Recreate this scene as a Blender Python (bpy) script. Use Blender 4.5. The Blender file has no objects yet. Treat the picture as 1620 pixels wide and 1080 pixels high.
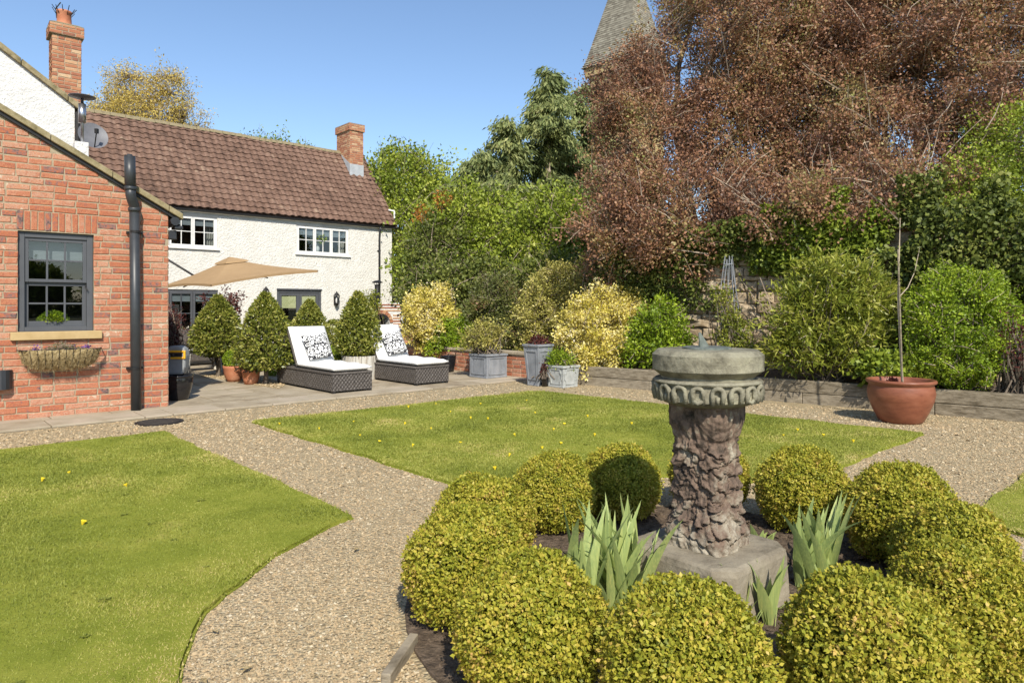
import bpy, math, random
import numpy as np
from mathutils import Vector

rng = np.random.default_rng(11)
random.seed(11)
S = bpy.context.scene
LINK = S.collection.objects.link
R = math.radians

# ------------------------------------------------------------------ camera, sky, sun, exposure
H = 1.28            # camera height above the gravel
F, HZ = 1080.0, 485.0
cam = bpy.data.cameras.new('camera')
cam.lens = 24
cam.sensor_width = 36
cam.shift_y = -(540 - HZ) / 1620
cam.clip_start = 0.05
cam.clip_end = 2000
camo = bpy.data.objects.new('camera', cam)
camo.location = (0, 0, H)
camo.rotation_euler = (R(90), 0, 0)
LINK(camo)
S.camera = camo

SUN_EL, SUN_ROT = 41.0, 167.0      # elevation; clockwise from +Y: the sun stands behind the camera, a little right
W = bpy.data.worlds.new("World")
S.world = W
W.use_nodes = True
wn = W.node_tree.nodes
sky = wn.new('ShaderNodeTexSky')
sky.sky_type = 'NISHITA'
sky.sun_disc = False
sky.sun_elevation = R(SUN_EL)
sky.sun_rotation = R(SUN_ROT)
sky.altitude = 0
sky.air_density = 1.0
sky.dust_density = 0.45
sky.ozone_density = 3.0
W.node_tree.links.new(sky.outputs[0], wn['Background'].inputs[0])
wn['Background'].inputs[1].default_value = 0.138

sl = bpy.data.lights.new('sun', 'SUN')
sl.energy = 4.3
sl.angle = R(0.5)
sl.color = (1.0, 0.94, 0.83)
suno = bpy.data.objects.new('sun', sl)
sd = Vector((math.sin(R(SUN_ROT)) * math.cos(R(SUN_EL)), math.cos(R(SUN_ROT)) * math.cos(R(SUN_EL)), math.sin(R(SUN_EL))))
suno.rotation_euler = sd.to_track_quat('Z', 'Y').to_euler()
LINK(suno)
S.view_settings.view_transform = 'Standard'
S.view_settings.look = 'None'
S.view_settings.gamma = 1
S.view_settings.exposure = 0.45
S.cycles.max_bounces = 6
S.cycles.diffuse_bounces = 3
S.cycles.transparent_max_bounces = 12

# ------------------------------------------------------------------ geometry helpers
def G(px, py, z=0.0):
    Y = F * (H - z) / (py - HZ)
    return Vector(((px - 810) / F * Y, Y, z))
def P(px, py, Y):
    return Vector(((px - 810) / F * Y, Y, H + (HZ - py) / F * Y))
UX, VX = Vector((.739, .674, 0)), Vector((-.674, .739, 0))      # the garden's two directions
def ST(s, t, z=0.0):
    return Vector((s * .739 - t * .674, s * .674 + t * .739, z))
def st(p):
    return (p[0] * .739 + p[1] * .674, -p[0] * .674 + p[1] * .739)

class PL:
    """a vertical plane: a runs along d, o stands out of it towards the camera"""
    def __init__(s, p0, d):
        s.p = Vector((p0[0], p0[1], 0)); s.d = Vector((d[0], d[1], 0)).normalized()
        s.n = Vector((s.d.y, -s.d.x, 0))
    def at(s, px, py):
        rx, rz = (px - 810) / F, (HZ - py) / F
        a = (rx * s.p.y - s.p.x) / (s.d.x - rx * s.d.y)
        return a, H + rz * (s.p.y + a * s.d.y)
    def pt(s, a, z, o=0.0):
        q = s.p + s.d * a + s.n * o
        return Vector((q.x, q.y, z))

class MB:
    def __init__(s):
        s.v = []; s.f = []; s.r = []
    def add(s, vs, fs, r=None):
        b = len(s.v)
        s.v += [tuple(v) for v in vs]
        s.f += [tuple(i + b for i in f) for f in fs]
        s.r += [random.random() if r is None else r] * len(fs)
    def hexa(s, c8, r=None):      # bottom 4 ccw, top 4 ccw
        s.add(c8, [(3, 2, 1, 0), (4, 5, 6, 7), (0, 1, 5, 4), (1, 2, 6, 5), (2, 3, 7, 6), (3, 0, 4, 7)], r)
    def box(s, c, sx, sy, sz, d=(1, 0), r=None, taper=1.0):   # c = centre of the base
        d = Vector((d[0], d[1], 0)).normalized(); e = Vector((-d.y, d.x, 0)); c = Vector(c)
        q = []
        for k, z in ((1.0, 0), (taper, sz)):
            for i, j in ((-1, -1), (1, -1), (1, 1), (-1, 1)):
                q.append(c + d * (i * sx / 2 * k) + e * (j * sy / 2 * k) + Vector((0, 0, z)))
        s.hexa(q, r)
    def wbox(s, pl, a0, a1, z0, z1, o0, o1, r=None):
        s.hexa([pl.pt(a0, z0, o1), pl.pt(a1, z0, o1), pl.pt(a1, z0, o0), pl.pt(a0, z0, o0),
                pl.pt(a0, z1, o1), pl.pt(a1, z1, o1), pl.pt(a1, z1, o0), pl.pt(a0, z1, o0)], r)
    def bar(s, p0, p1, w, h, up=(0, 0, 1), r=None):
        p0, p1 = Vector(p0), Vector(p1); t = (p1 - p0).normalized()
        a = t.cross(Vector(up))
        if a.length < 1e-4: a = t.cross(Vector((1, 0, 0)))
        a.normalize(); b = a.cross(t)
        q = []
        for p in (p0, p1):
            for i, j in ((-1, -1), (1, -1), (1, 1), (-1, 1)):
                q.append(p + a * (i * w / 2) + b * (j * h / 2))
        s.hexa(q, r)
    def tube(s, pts, rad, n=8, cap=True, r=None):
        pts = [Vector(p) for p in pts]
        if not hasattr(rad, '__len__'): rad = [rad] * len(pts)
        vs, fs = [], []
        a = None
        for i, p in enumerate(pts):
            t = (pts[min(i + 1, len(pts) - 1)] - pts[max(i - 1, 0)]).normalized()
            if a is None:
                a = t.cross(Vector((0, 0, 1)))
                if a.length < 1e-3: a = t.cross(Vector((1, 0, 0)))
            a = (a - t * a.dot(t)).normalized(); b = t.cross(a)
            for k in range(n):
                w = 2 * math.pi * k / n
                vs.append(p + (a * math.cos(w) + b * math.sin(w)) * rad[i])
        for i in range(len(pts) - 1):
            for k in range(n):
                k2 = (k + 1) % n
                fs.append((i * n + k, i * n + k2, (i + 1) * n + k2, (i + 1) * n + k))
        if cap:
            fs.append(tuple(range(n - 1, -1, -1))); fs.append(tuple((len(pts) - 1) * n + k for k in range(n)))
        s.add(vs, fs, r)
    def lathe(s, c, prof, n=32, wob=0.0, r=None):
        c = Vector(c); vs, fs = [], []
        for rr, z in prof:
            for k in range(n):
                w = 2 * math.pi * k / n
                q = rr * (1 + wob * math.sin(3 * w + z * 9))
                vs.append(c + Vector((q * math.cos(w), q * math.sin(w), z)))
        for i in range(len(prof) - 1):
            for k in range(n):
                k2 = (k + 1) % n
                fs.append((i * n + k, i * n + k2, (i + 1) * n + k2, (i + 1) * n + k))
        if prof[0][0] > 1e-5: fs.append(tuple(range(n - 1, -1, -1)))
        if prof[-1][0] > 1e-5: fs.append(tuple((len(prof) - 1) * n + k for k in range(n)))
        s.add(vs, fs, r)
    def prism(s, poly, z0, z1, r=None):
        n = len(poly)
        vs = [(p[0], p[1], z0) for p in poly] + [(p[0], p[1], z1) for p in poly]
        fs = [tuple(range(n, 2 * n))] + [(i, (i + 1) % n, n + (i + 1) % n, n + i) for i in range(n)]
        s.add(vs, fs, r)
    def build(s, name, m, parent=None, smooth=False, bevel=0.0, kind=None):
        me = bpy.data.meshes.new(name)
        o = bpy.data.objects.new(name, me)
        g = org(parent)
        me.from_pydata([(v[0] - g.x, v[1] - g.y, v[2] - g.z) for v in s.v], [], s.f)
        at = me.attributes.new('rnd', 'FLOAT', 'FACE')
        at.data.foreach_set('value', s.r)
        me.materials.append(m)
        if smooth: me.polygons.foreach_set('use_smooth', [True] * len(me.polygons))
        me.update()
        LINK(o)
        if parent is not None: o.parent = parent; ORG[o.name] = g
        if bevel:
            b = o.modifiers.new('bevel', 'BEVEL'); b.width = bevel; b.segments = 2; b.limit_method = 'ANGLE'; b.angle_limit = R(35)
        if kind: o['kind'] = kind
        return o

ORG = {}
def org(o):
    return Vector((0, 0, 0)) if o is None else ORG.get(o.name, Vector((0, 0, 0)))
def thing(name, label, cat, loc=(0, 0, 0), group=None):
    o = bpy.data.objects.new(name, None); LINK(o)
    o.location = loc; o.empty_display_size = .1
    ORG[o.name] = Vector(loc)
    return tag(o, label, cat, group)
def tag(o, label, cat, group=None):
    o['label'] = label; o['category'] = cat
    if group: o['group'] = group
    return o
def struct(o):
    o['kind'] = 'structure'; return o
def dup(o, loc, rotz=0.0, label=None, sc=None):
    r = o.copy(); LINK(r); r.location = loc; r.rotation_euler = (0, 0, rotz)
    if sc: r.scale = sc
    if label: r['label'] = label
    for ch in list(o.children):
        c = ch.copy(); LINK(c); c.parent = r
        for g in list(ch.children):
            d = g.copy(); LINK(d); d.parent = c
    return r

def quads(name, V, mat, parent=None, rnd=None, kind=None, nv=4):
    """V (N,nv,3) array of separate faces -> one mesh"""
    N = len(V); g = org(parent)
    co = (V.reshape(-1, 3) - np.array(g)).astype(np.float32)
    me = bpy.data.meshes.new(name)
    me.vertices.add(N * nv); me.vertices.foreach_set('co', co.ravel())
    me.loops.add(N * nv); me.loops.foreach_set('vertex_index', np.arange(N * nv, dtype=np.int32))
    me.polygons.add(N); me.polygons.foreach_set('loop_start', np.arange(0, N * nv, nv, dtype=np.int32))
    me.update(calc_edges=True)
    at = me.attributes.new('rnd', 'FLOAT', 'FACE')
    at.data.foreach_set('value', (rng.random(N) if rnd is None else rnd).astype(np.float32))
    me.materials.append(mat)
    o = bpy.data.objects.new(name, me); LINK(o)
    if parent is not None: o.parent = parent; ORG[o.name] = g
    if kind: o['kind'] = kind
    return o

def unit(n):
    v = rng.normal(size=(n, 3)); return v / np.linalg.norm(v, axis=1, keepdims=True)
def nrm(v):
    return v / (np.linalg.norm(v, axis=1, keepdims=True) + 1e-9)
_ph = np.random.default_rng(5).random((40, 4)) * 6.28
_dr = np.random.default_rng(6).normal(size=(40, 3))
def snoise(p, f=1.0, seed=0):
    p = np.asarray(p) * f; r = 0
    for k in range(6):
        i = (seed * 6 + k) % 40
        r = r + np.sin(p @ _dr[i] * (1 + .35 * k) + _ph[i, 0])
    return r / 3.2
def leafquads(pts, ax, size, asp, fold=.12, flat=None):
    n = len(pts)
    ax = nrm(ax)
    q = unit(n) if flat is None else nrm(unit(n) * flat[1] + flat[0])
    side = nrm(np.cross(ax, q)); nor = np.cross(side, ax)
    size = size[:, None]
    a = pts; b = pts + ax * size * .45 + side * size * asp * .5 + nor * size * fold
    c = pts + ax * size; d = pts + ax * size * .45 - side * size * asp * .5 + nor * size * fold
    return np.stack([a, b, c, d], 1)
def twigs(st_, en, r0, r1, sag=.0, seg=3):
    """tapered three-sided twigs, (N*seg*3) separate quads"""
    n = len(st_); t = nrm(en - st_); L = np.linalg.norm(en - st_, axis=1)[:, None]
    a = nrm(np.cross(t, unit(n))); b = np.cross(t, a)
    bend = unit(n) * L * .12
    rings = []
    for i in range(seg + 1):
        k = i / seg
        c = st_ + (en - st_) * k + bend * math.sin(k * math.pi) + np.array([0, 0, -sag]) * L * k * k
        r = (np.asarray(r0) * (1 - k) + np.asarray(r1) * k)
        r = r[:, None] if getattr(r, 'ndim', 0) else r
        rings.append([c + (a * math.cos(w) + b * math.sin(w)) * r for w in (0, 2.094, 4.189)])
    out = []
    for i in range(seg):
        for k in range(3):
            k2 = (k + 1) % 3
            out.append(np.stack([rings[i][k], rings[i][k2], rings[i + 1][k2], rings[i + 1][k]], 1))
    return np.concatenate(out, 0)

# ------------------------------------------------------------------ materials
def ramp(nt, stops, interp='LINEAR'):
    r = nt.nodes.new('ShaderNodeValToRGB'); r.color_ramp.interpolation = interp
    e = r.color_ramp.elements
    while len(e) < len(stops): e.new(0.5)
    for k, (p, c) in enumerate(stops):
        e[k].position = p; e[k].color = (*c, 1)
    return r
def even(cols):
    return [(k / max(1, len(cols) - 1), c) for k, c in enumerate(cols)]
def M(name, cols, scale=6, rough=.8, bump=.0, bscale=60, spec=.3, detail=5, metal=0.0, stretch=(1, 1, 1), attr=0.0, bdist=.01, coat=0.0, bstretch=None, sheen=0, stops=None, nrough=.6):
    m = bpy.data.materials.new(name); m.use_nodes = True
    nt = m.node_tree; N, L = nt.nodes, nt.links; b = N['Principled BSDF']
    tc = N.new('ShaderNodeTexCoord'); mp = N.new('ShaderNodeMapping'); mp.inputs['Scale'].default_value = stretch
    L.new(tc.outputs['Object'], mp.inputs[0])
    no = N.new('ShaderNodeTexNoise'); no.inputs['Scale'].default_value = scale; no.inputs['Detail'].default_value = detail; no.inputs['Roughness'].default_value = nrough
    L.new(mp.outputs[0], no.inputs[0])
    f = no.outputs[0]
    if attr:
        at = N.new('ShaderNodeAttribute'); at.attribute_name = 'rnd'
        mx = N.new('ShaderNodeMix'); mx.inputs[0].default_value = attr
        mr = N.new('ShaderNodeMapRange'); mr.inputs[1].default_value = .3; mr.inputs[2].default_value = .7; L.new(f, mr.inputs[0]); L.new(mr.outputs[0], mx.inputs[2]); L.new(at.outputs['Fac'], mx.inputs[3]); f = mx.outputs[0]
        rp = ramp(nt, stops or even(cols))
    else:
        k = len(cols) if cols else 1
        rp = ramp(nt, stops or [(.3 + .4 * i / max(1, k - 1), c) for i, c in enumerate(cols or [])])
    L.new(f, rp.inputs[0]); L.new(rp.outputs[0], b.inputs['Base Color'])
    b.inputs['Roughness'].default_value = rough; b.inputs['Specular IOR Level'].default_value = spec; b.inputs['Metallic'].default_value = metal
    b.inputs['Coat Weight'].default_value = coat
    if bump:
        mb = N.new('ShaderNodeMapping'); mb.inputs['Scale'].default_value = bstretch or stretch
        L.new(tc.outputs['Object'], mb.inputs[0])
        n2 = N.new('ShaderNodeTexNoise'); n2.inputs['Scale'].default_value = bscale; n2.inputs['Detail'].default_value = 6; n2.inputs['Roughness'].default_value = .65
        L.new(mb.outputs[0], n2.inputs[0])
        bp = N.new('ShaderNodeBump'); bp.inputs['Strength'].default_value = bump; bp.inputs['Distance'].default_value = bdist
        L.new(n2.outputs[0], bp.inputs['Height']); L.new(bp.outputs[0], b.inputs['Normal'])
    m['_'] = 1
    return m
def ML(name, cols, trans=.25, rough=.5, spec=.35, nscale=1.2, namt=.35, stops=None, stretch=None):
    """leaves: own colour per leaf, drifting over the plant"""
    m = bpy.data.materials.new(name); m.use_nodes = True
    nt = m.node_tree; N, L = nt.nodes, nt.links; b = N['Principled BSDF']
    at = N.new('ShaderNodeAttribute'); at.attribute_name = 'rnd'
    tc = N.new('ShaderNodeTexCoord'); no = N.new('ShaderNodeTexNoise'); no.inputs['Scale'].default_value = nscale; no.inputs['Detail'].default_value = 2
    mp = N.new('ShaderNodeMapping'); mp.inputs['Scale'].default_value = stretch or (1, 1, 1); L.new(tc.outputs['Object'], mp.inputs[0]); L.new(mp.outputs[0], no.inputs[0])
    mr = N.new('ShaderNodeMapRange'); mr.inputs[1].default_value = .3; mr.inputs[2].default_value = .7
    L.new(no.outputs[0], mr.inputs[0])
    mx = N.new('ShaderNodeMix'); mx.inputs[0].default_value = namt
    L.new(at.outputs['Fac'], mx.inputs[2]); L.new(mr.outputs[0], mx.inputs[3])
    rp = ramp(nt, stops or even(cols)); L.new(mx.outputs[0], rp.inputs[0])
    L.new(rp.outputs[0], b.inputs['Base Color'])
    b.inputs['Roughness'].default_value = rough; b.inputs['Specular IOR Level'].default_value = spec
    tr = N.new('ShaderNodeBsdfTranslucent'); L.new(rp.outputs[0], tr.inputs[0])
    ms = N.new('ShaderNodeMixShader'); ms.inputs[0].default_value = trans
    L.new(b.outputs[0], ms.inputs[1]); L.new(tr.outputs[0], ms.inputs[2])
    L.new(ms.outputs[0], N['Material Output'].inputs[0])
    return m
def glass(name, tint=(.75, .8, .8), refl=1.0):
    m = bpy.data.materials.new(name); m.use_nodes = True
    nt = m.node_tree; N, L = nt.nodes, nt.links; N.remove(N['Principled BSDF'])
    t = N.new('ShaderNodeBsdfTransparent'); t.inputs[0].default_value = (*tint, 1)
    g = N.new('ShaderNodeBsdfGlossy'); g.inputs['Roughness'].default_value = .01
    tc = N.new('ShaderNodeTexCoord'); no = N.new('ShaderNodeTexNoise'); no.inputs['Scale'].default_value = 1.7; no.inputs['Detail'].default_value = 0
    L.new(tc.outputs['Object'], no.inputs[0])
    bp = N.new('ShaderNodeBump'); bp.inputs['Strength'].default_value = .02; bp.inputs['Distance'].default_value = .05
    L.new(no.outputs[0], bp.inputs['Height']); L.new(bp.outputs[0], g.inputs['Normal'])
    fr = N.new('ShaderNodeLayerWeight'); fr.inputs[0].default_value = .5
    pw_ = N.new('ShaderNodeMath'); pw_.operation = 'POWER'; pw_.inputs[1].default_value = 4; L.new(fr.outputs['Facing'], pw_.inputs[0])
    ma = N.new('ShaderNodeMath'); ma.operation = 'MULTIPLY_ADD'; ma.inputs[1].default_value = .9; ma.inputs[2].default_value = .11 * refl; ma.use_clamp = True
    L.new(pw_.outputs[0], ma.inputs[0])
    ms = N.new('ShaderNodeMixShader'); L.new(ma.outputs[0], ms.inputs[0]); L.new(t.outputs[0], ms.inputs[1]); L.new(g.outputs[0], ms.inputs[2])
    L.new(ms.outputs[0], N['Material Output'].inputs[0])
    return m
def gravel_mat(name, cols, scale, bump=.9):
    m = bpy.data.materials.new(name); m.use_nodes = True
    nt = m.node_tree; N, L = nt.nodes, nt.links; b = N['Principled BSDF']
    tc = N.new('ShaderNodeTexCoord')
    v = N.new('ShaderNodeTexVoronoi'); v.inputs['Scale'].default_value = scale; v.inputs['Randomness'].default_value = 1
    L.new(tc.outputs['Object'], v.inputs[0])
    sp = N.new('ShaderNodeSeparateColor'); L.new(v.outputs['Color'], sp.inputs[0])
    no = N.new('ShaderNodeTexNoise'); no.inputs['Scale'].default_value = 1.3; no.inputs['Detail'].default_value = 5; L.new(tc.outputs['Object'], no.inputs[0])
    mx = N.new('ShaderNodeMix'); mx.inputs[0].default_value = .3; L.new(sp.outputs[0], mx.inputs[2]); L.new(no.outputs[0], mx.inputs[3])
    rp = ramp(nt, even(cols)); L.new(mx.outputs[0], rp.inputs[0]); L.new(rp.outputs[0], b.inputs['Base Color'])
    bp = N.new('ShaderNodeBump'); bp.invert = True; bp.inputs['Strength'].default_value = bump; bp.inputs['Distance'].default_value = .012
    L.new(v.outputs['Distance'], bp.inputs['Height']); L.new(bp.outputs[0], b.inputs['Normal'])
    b.inputs['Roughness'].default_value = .85; b.inputs['Specular IOR Level'].default_value = .2
    return m

MT = {}
MT['brick'] = M('brick', 0, scale=24, rough=.9, bump=.8, bscale=60, attr=.62, bdist=.008, spec=.12, detail=8, nrough=.7, stops=[(.13, (.12, .085, .08)), (.2, (.27, .15, .125)), (.27, (.34, .115, .07)), (.34, (.45, .165, .08)), (.40, (.31, .105, .07)), (.46, (.47, .205, .105)), (.52, (.38, .13, .08)), (.58, (.50, .25, .15)), (.64, (.38, .145, .085)), (.71, (.48, .29, .20)), (.79, (.46, .18, .095)), (.88, (.54, .43, .32))])
MT['oldbrick'] = M('old_brick', 0, scale=14, rough=.9, bump=.7, bscale=70, attr=.78, bdist=.006, spec=.15, stops=[(0, (.2, .1, .07)), (.25, (.36, .14, .08)), (.55, (.42, .19, .10)), (.8, (.5, .3, .17)), (1, (.55, .42, .27))])
MT['mortar'] = M('mortar', [(.30, .24, .16), (.42, .345, .235)], scale=25, rough=.95, bump=.6, bscale=120)
MT['render'] = M('roughcast', [(.66, .635, .57), (.76, .735, .67)], scale=3.5, rough=.95, bump=1.0, bscale=17, bdist=.042, spec=.1, detail=7)
MT['render_w'] = M('white_roughcast', [(.66, .65, .61), (.76, .75, .71)], scale=3, rough=.95, bump=1.0, bscale=17, bdist=.035, spec=.1)
MT['tile'] = M('pantile', 0, scale=9, rough=.85, bump=.5, bscale=60, attr=.5, spec=.2, stops=[(.1, (.08, .05, .036)), (.35, (.14, .083, .058)), (.55, (.178, .107, .076)), (.75, (.215, .134, .096)), (.95, (.29, .215, .145))])
MT['mossy'] = M('mossy_mortar', [(.14, .105, .06), (.27, .22, .13), (.20, .17, .085)], scale=12, rough=.95, bump=.7, bscale=60)
MT['verge'] = M('verge_stone', [(.15, .125, .06), (.28, .23, .125), (.36, .30, .185)], scale=9, rough=.9, bump=.5, bscale=70)
MT['grey'] = M('grey_paint', [(.075, .078, .085), (.092, .095, .102)], scale=5, rough=.45, spec=.4)
MT['white'] = M('white_paint', [(.70, .69, .65), (.78, .77, .74)], scale=7, rough=.5)
MT['black'] = M('black_plastic', [(.018, .018, .02), (.03, .03, .032)], scale=5, rough=.4, spec=.5)
MT['pipe'] = M('grey_plastic_pipe', [(.028, .031, .034), (.042, .045, .048)], scale=7, rough=.42, spec=.45)
MT['iron'] = M('black_iron', [(.012, .012, .012), (.025, .022, .02)], scale=30, rough=.5)
MT['sandsill'] = M('sandstone_sill', [(.42, .29, .13), (.50, .36, .18)], scale=8, rough=.9, bump=.2, bscale=150)
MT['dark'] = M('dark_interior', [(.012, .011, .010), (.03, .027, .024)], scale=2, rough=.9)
MT['blind'] = M('dimmed_blind', [(.20, .22, .235), (.25, .27, .285)], scale=3, rough=.9)  # blind colour darkened to blue-grey, the dim interior put into the paint
MT['greenblind'] = M('pale_green_blind', [(.55, .53, .26), (.62, .60, .33)], scale=3, rough=.9)
MT['curtain'] = M('grey_curtain', [(.25, .24, .22), (.5, .48, .44)], scale=14, rough=.9, stretch=(3, 3, .1))
MT['glass'] = glass('window_glass')
MT['terracotta'] = M('terracotta', [(.36, .13, .065), (.45, .18, .095), (.50, .25, .15)], scale=5, rough=.75, bump=.15, bscale=40, spec=.25)
MT['bigpot'] = M('glazed_terracotta', [(.17, .056, .030), (.235, .080, .042), (.28, .105, .058)], scale=6, rough=.42, bump=.12, bscale=25, spec=.4, stretch=(1, 1, 3))
MT['blackglaze'] = M('black_glaze', [(.008, .008, .010), (.018, .017, .018)], scale=4, rough=.12, spec=.6)
MT['lead'] = M('lead_grey', [(.17, .18, .19), (.24, .25, .265), (.30, .31, .32)], scale=6, rough=.6, bump=.2, bscale=40, spec=.3, stretch=(1, 1, .6))
MT['leadpale'] = M('pale_lead', [(.30, .31, .29), (.40, .41, .39), (.47, .48, .45)], scale=7, rough=.65, bump=.2, bscale=40, spec=.3)
MT['weathered'] = M('weathered_white_paint', [(.30, .24, .17), (.52, .49, .42), (.62, .60, .54)], scale=9, rough=.85, bump=.5, bscale=30, stretch=(2.5, 2.5, .35))
MT['timber'] = M('weathered_oak', 0, scale=7, rough=.85, bump=.55, bscale=26, stretch=(1, 1, 4), attr=.25, stops=[(.1, (.10, .08, .05)), (.35, (.19, .155, .105)), (.6, (.27, .225, .16)), (.9, (.35, .295, .21))], nrough=.7)
MT['rattan'] = M('grey_rattan', 0, scale=40, rough=.6, attr=.6, spec=.35, stops=[(.1, (.02, .017, .015)), (.45, (.065, .055, .047)), (.7, (.115, .10, .088)), (.95, (.20, .18, .16))])
MT['cushion'] = M('white_cushion', [(.72, .71, .68), (.80, .79, .76)], scale=5, rough=.95, bump=.25, bscale=9, bdist=.02)
MT['canvas'] = M('tan_canvas', [(.33, .215, .11), (.375, .25, .13)], scale=3, rough=.9, bump=.15, bscale=300)
MT['stone'] = M('weathered_stone', 0, scale=8, rough=.95, bump=.8, bscale=45, spec=.1, detail=9, nrough=.72, stops=[(.30, (.055, .05, .038)), (.42, (.17, .155, .11)), (.52, (.25, .23, .165)), (.62, (.30, .28, .195)), (.72, (.38, .35, .25))])
MT['stonedark'] = M('carved_stone', 0, scale=9, rough=.95, bump=.9, bscale=55, spec=.1, detail=9, nrough=.75, attr=.5, stops=[(.28, (.04, .032, .025)), (.38, (.10, .075, .056)), (.45, (.15, .105, .078)), (.53, (.195, .138, .10)), (.60, (.23, .185, .135)), (.75, (.38, .335, .255))])
MT['plinth'] = M('plinth_stone', 0, scale=5, rough=.95, bump=.7, bscale=35, spec=.1, detail=9, nrough=.7, stops=[(.28, (.10, .085, .06)), (.45, (.235, .20, .145)), (.6, (.30, .26, .19)), (.74, (.40, .35, .26))])
MT['bronze'] = M('verdigris_bronze', [(.10, .12, .10), (.26, .28, .24)], scale=20, rough=.5, metal=.4)
MT['rubble'] = M('rubble_stone', 0, scale=9, rough=.95, bump=.8, bscale=35, attr=.45, spec=.1, stops=[(.1, (.16, .115, .07)), (.35, (.32, .24, .15)), (.6, (.42, .33, .22)), (.9, (.52, .43, .31))])
MT['flag'] = M('sandstone_flags', 0, scale=3.5, rough=.9, bump=.35, bscale=35, attr=.42, spec=.15, stops=[(.1, (.24, .19, .13)), (.35, (.33, .27, .185)), (.6, (.38, .32, .23)), (.9, (.44, .36, .27))])
MT['joint'] = M('joint_sand', [(.13, .105, .07), (.20, .165, .11)], scale=30, rough=.95, bump=.5, bscale=100)
MT['gravel'] = gravel_mat('gravel_bed', [(.15, .115, .065), (.30, .235, .135), (.42, .34, .205), (.34, .26, .15), (.50, .425, .29)], 62)
MT['pebble'] = M('pebbles', 0, scale=40, rough=.8, attr=.85, spec=.25, stops=[(0, (.20, .145, .085)), (.2, (.33, .24, .135)), (.45, (.45, .34, .20)), (.7, (.41, .29, .155)), (.85, (.50, .41, .265)), (1, (.57, .50, .37))])
MT['soil'] = M('bark_soil', [(.06, .042, .028), (.14, .10, .066), (.22, .16, .11)], scale=28, rough=.95, bump=1, bscale=45, bdist=.03)
MT['ground'] = M('meadow_ground', [(.07, .08, .025), (.12, .12, .04)], scale=2, rough=.95, bump=.5, bscale=20)
MT['turf'] = M('turf', 0, scale=2.2, rough=.95, bump=.6, bscale=160, detail=9, nrough=.75, spec=.05, stops=[(.25, (.13, .15, .02)), (.45, (.20, .225, .03)), (.6, (.27, .275, .045)), (.75, (.36, .31, .09))])
MT['blade'] = ML('grass_blades', 0, trans=.3, rough=.55, spec=.2, nscale=1.1, namt=.5, stops=[(0, (.115, .14, .025)), (.28, (.215, .245, .042)), (.55, (.30, .32, .062)), (.76, (.42, .40, .10)), (1, (.64, .50, .23))])
MT['bark'] = M('bark', [(.06, .045, .03), (.14, .11, .08), (.20, .165, .125)], scale=12, rough=.95, bump=.8, bscale=30, stretch=(1, 1, .3))
MT['twig'] = M('pale_twigs', [(.16, .115, .085), (.32, .25, .18), (.44, .37, .28)], scale=5, rough=.9)
MT['steel'] = M('stainless_steel', [(.35, .36, .38), (.5, .5, .52)], scale=5, rough=.3, metal=.9)
MT['cover'] = M('rusty_cover', [(.025, .021, .018), (.06, .05, .04)], scale=25, rough=.9, bump=.4)
MT['palestem'] = M('pale_stem', [(.36, .28, .20), (.52, .43, .32)], scale=40, rough=.85)
MT['dishgrey'] = M('dish_grey', [(.12, .12, .13), (.17, .17, .18)], scale=5, rough=.5)
MT['slate'] = M('spire_shingle', 0, scale=2, rough=.9, attr=.6, spec=.15, bump=.4, bscale=12, stops=[(.1, (.15, .13, .10)), (.5, (.24, .215, .165)), (.9, (.33, .30, .235))])
MT['sandstone'] = M('tower_sandstone', [(.38, .28, .12), (.52, .40, .2)], scale=1.2, rough=.9, bump=.4, bscale=8)
MT['yellow'] = M('yellow_plastic', [(.75, .38, .02), (.80, .45, .03)], scale=4, rough=.4, spec=.4)
MT['reelgrey'] = M('pale_grey_plastic', [(.22, .23, .23), (.30, .31, .31)], scale=4, rough=.5)
MT['coir'] = M('coir_liner', [(.24, .165, .07), (.44, .33, .16), (.58, .46, .26)], scale=30, rough=.95, bump=1, bscale=90, bdist=.02)
MT['leadflash'] = M('lead_flashing', [(.34, .36, .37), (.44, .46, .47)], scale=6, rough=.6)
# leaves
MT['box'] = ML('box_leaves', 0, rough=.5, spec=.3, trans=.3, nscale=3, namt=.25, stops=[(0, (.11, .135, .014)), (.2, (.265, .285, .028)), (.46, (.41, .385, .042)), (.72, (.54, .445, .065)), (.88, (.62, .40, .125)), (1, (.68, .52, .28))])
MT['bay'] = ML('bay_leaves', 0, rough=.38, spec=.45, nscale=3, namt=.3, stops=[(0, (.06, .085, .012)), (.4, (.19, .215, .03)), (.75, (.36, .35, .065)), (1, (.55, .48, .16))])
MT['plum'] = ML('purple_plum_leaves', 0, rough=.5, trans=.3, nscale=.8, namt=.45, stops=[(0, (.10, .06, .045)), (.22, (.19, .105, .075)), (.40, (.31, .155, .09)), (.55, (.43, .22, .12)), (.66, (.34, .215, .10)), (.80, (.40, .32, .13)), (1, (.24, .29, .07))])
MT['conifer'] = ML('cypress_sprays', 0, rough=.6, nscale=.7, namt=.4, stops=[(0, (.085, .11, .035)), (.45, (.20, .24, .08)), (.8, (.34, .355, .125)), (1, (.48, .44, .19))])
MT['green'] = ML('mid_green_leaves', 0, nscale=.8, namt=.4, stops=[(0, (.07, .10, .012)), (.4, (.20, .26, .026)), (.75, (.36, .42, .048)), (1, (.55, .54, .11))])
MT['bright'] = ML('bright_green_leaves', 0, nscale=1.5, namt=.35, stops=[(0, (.08, .13, .010)), (.4, (.20, .29, .016)), (.75, (.33, .42, .028)), (1, (.47, .51, .06))])
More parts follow.
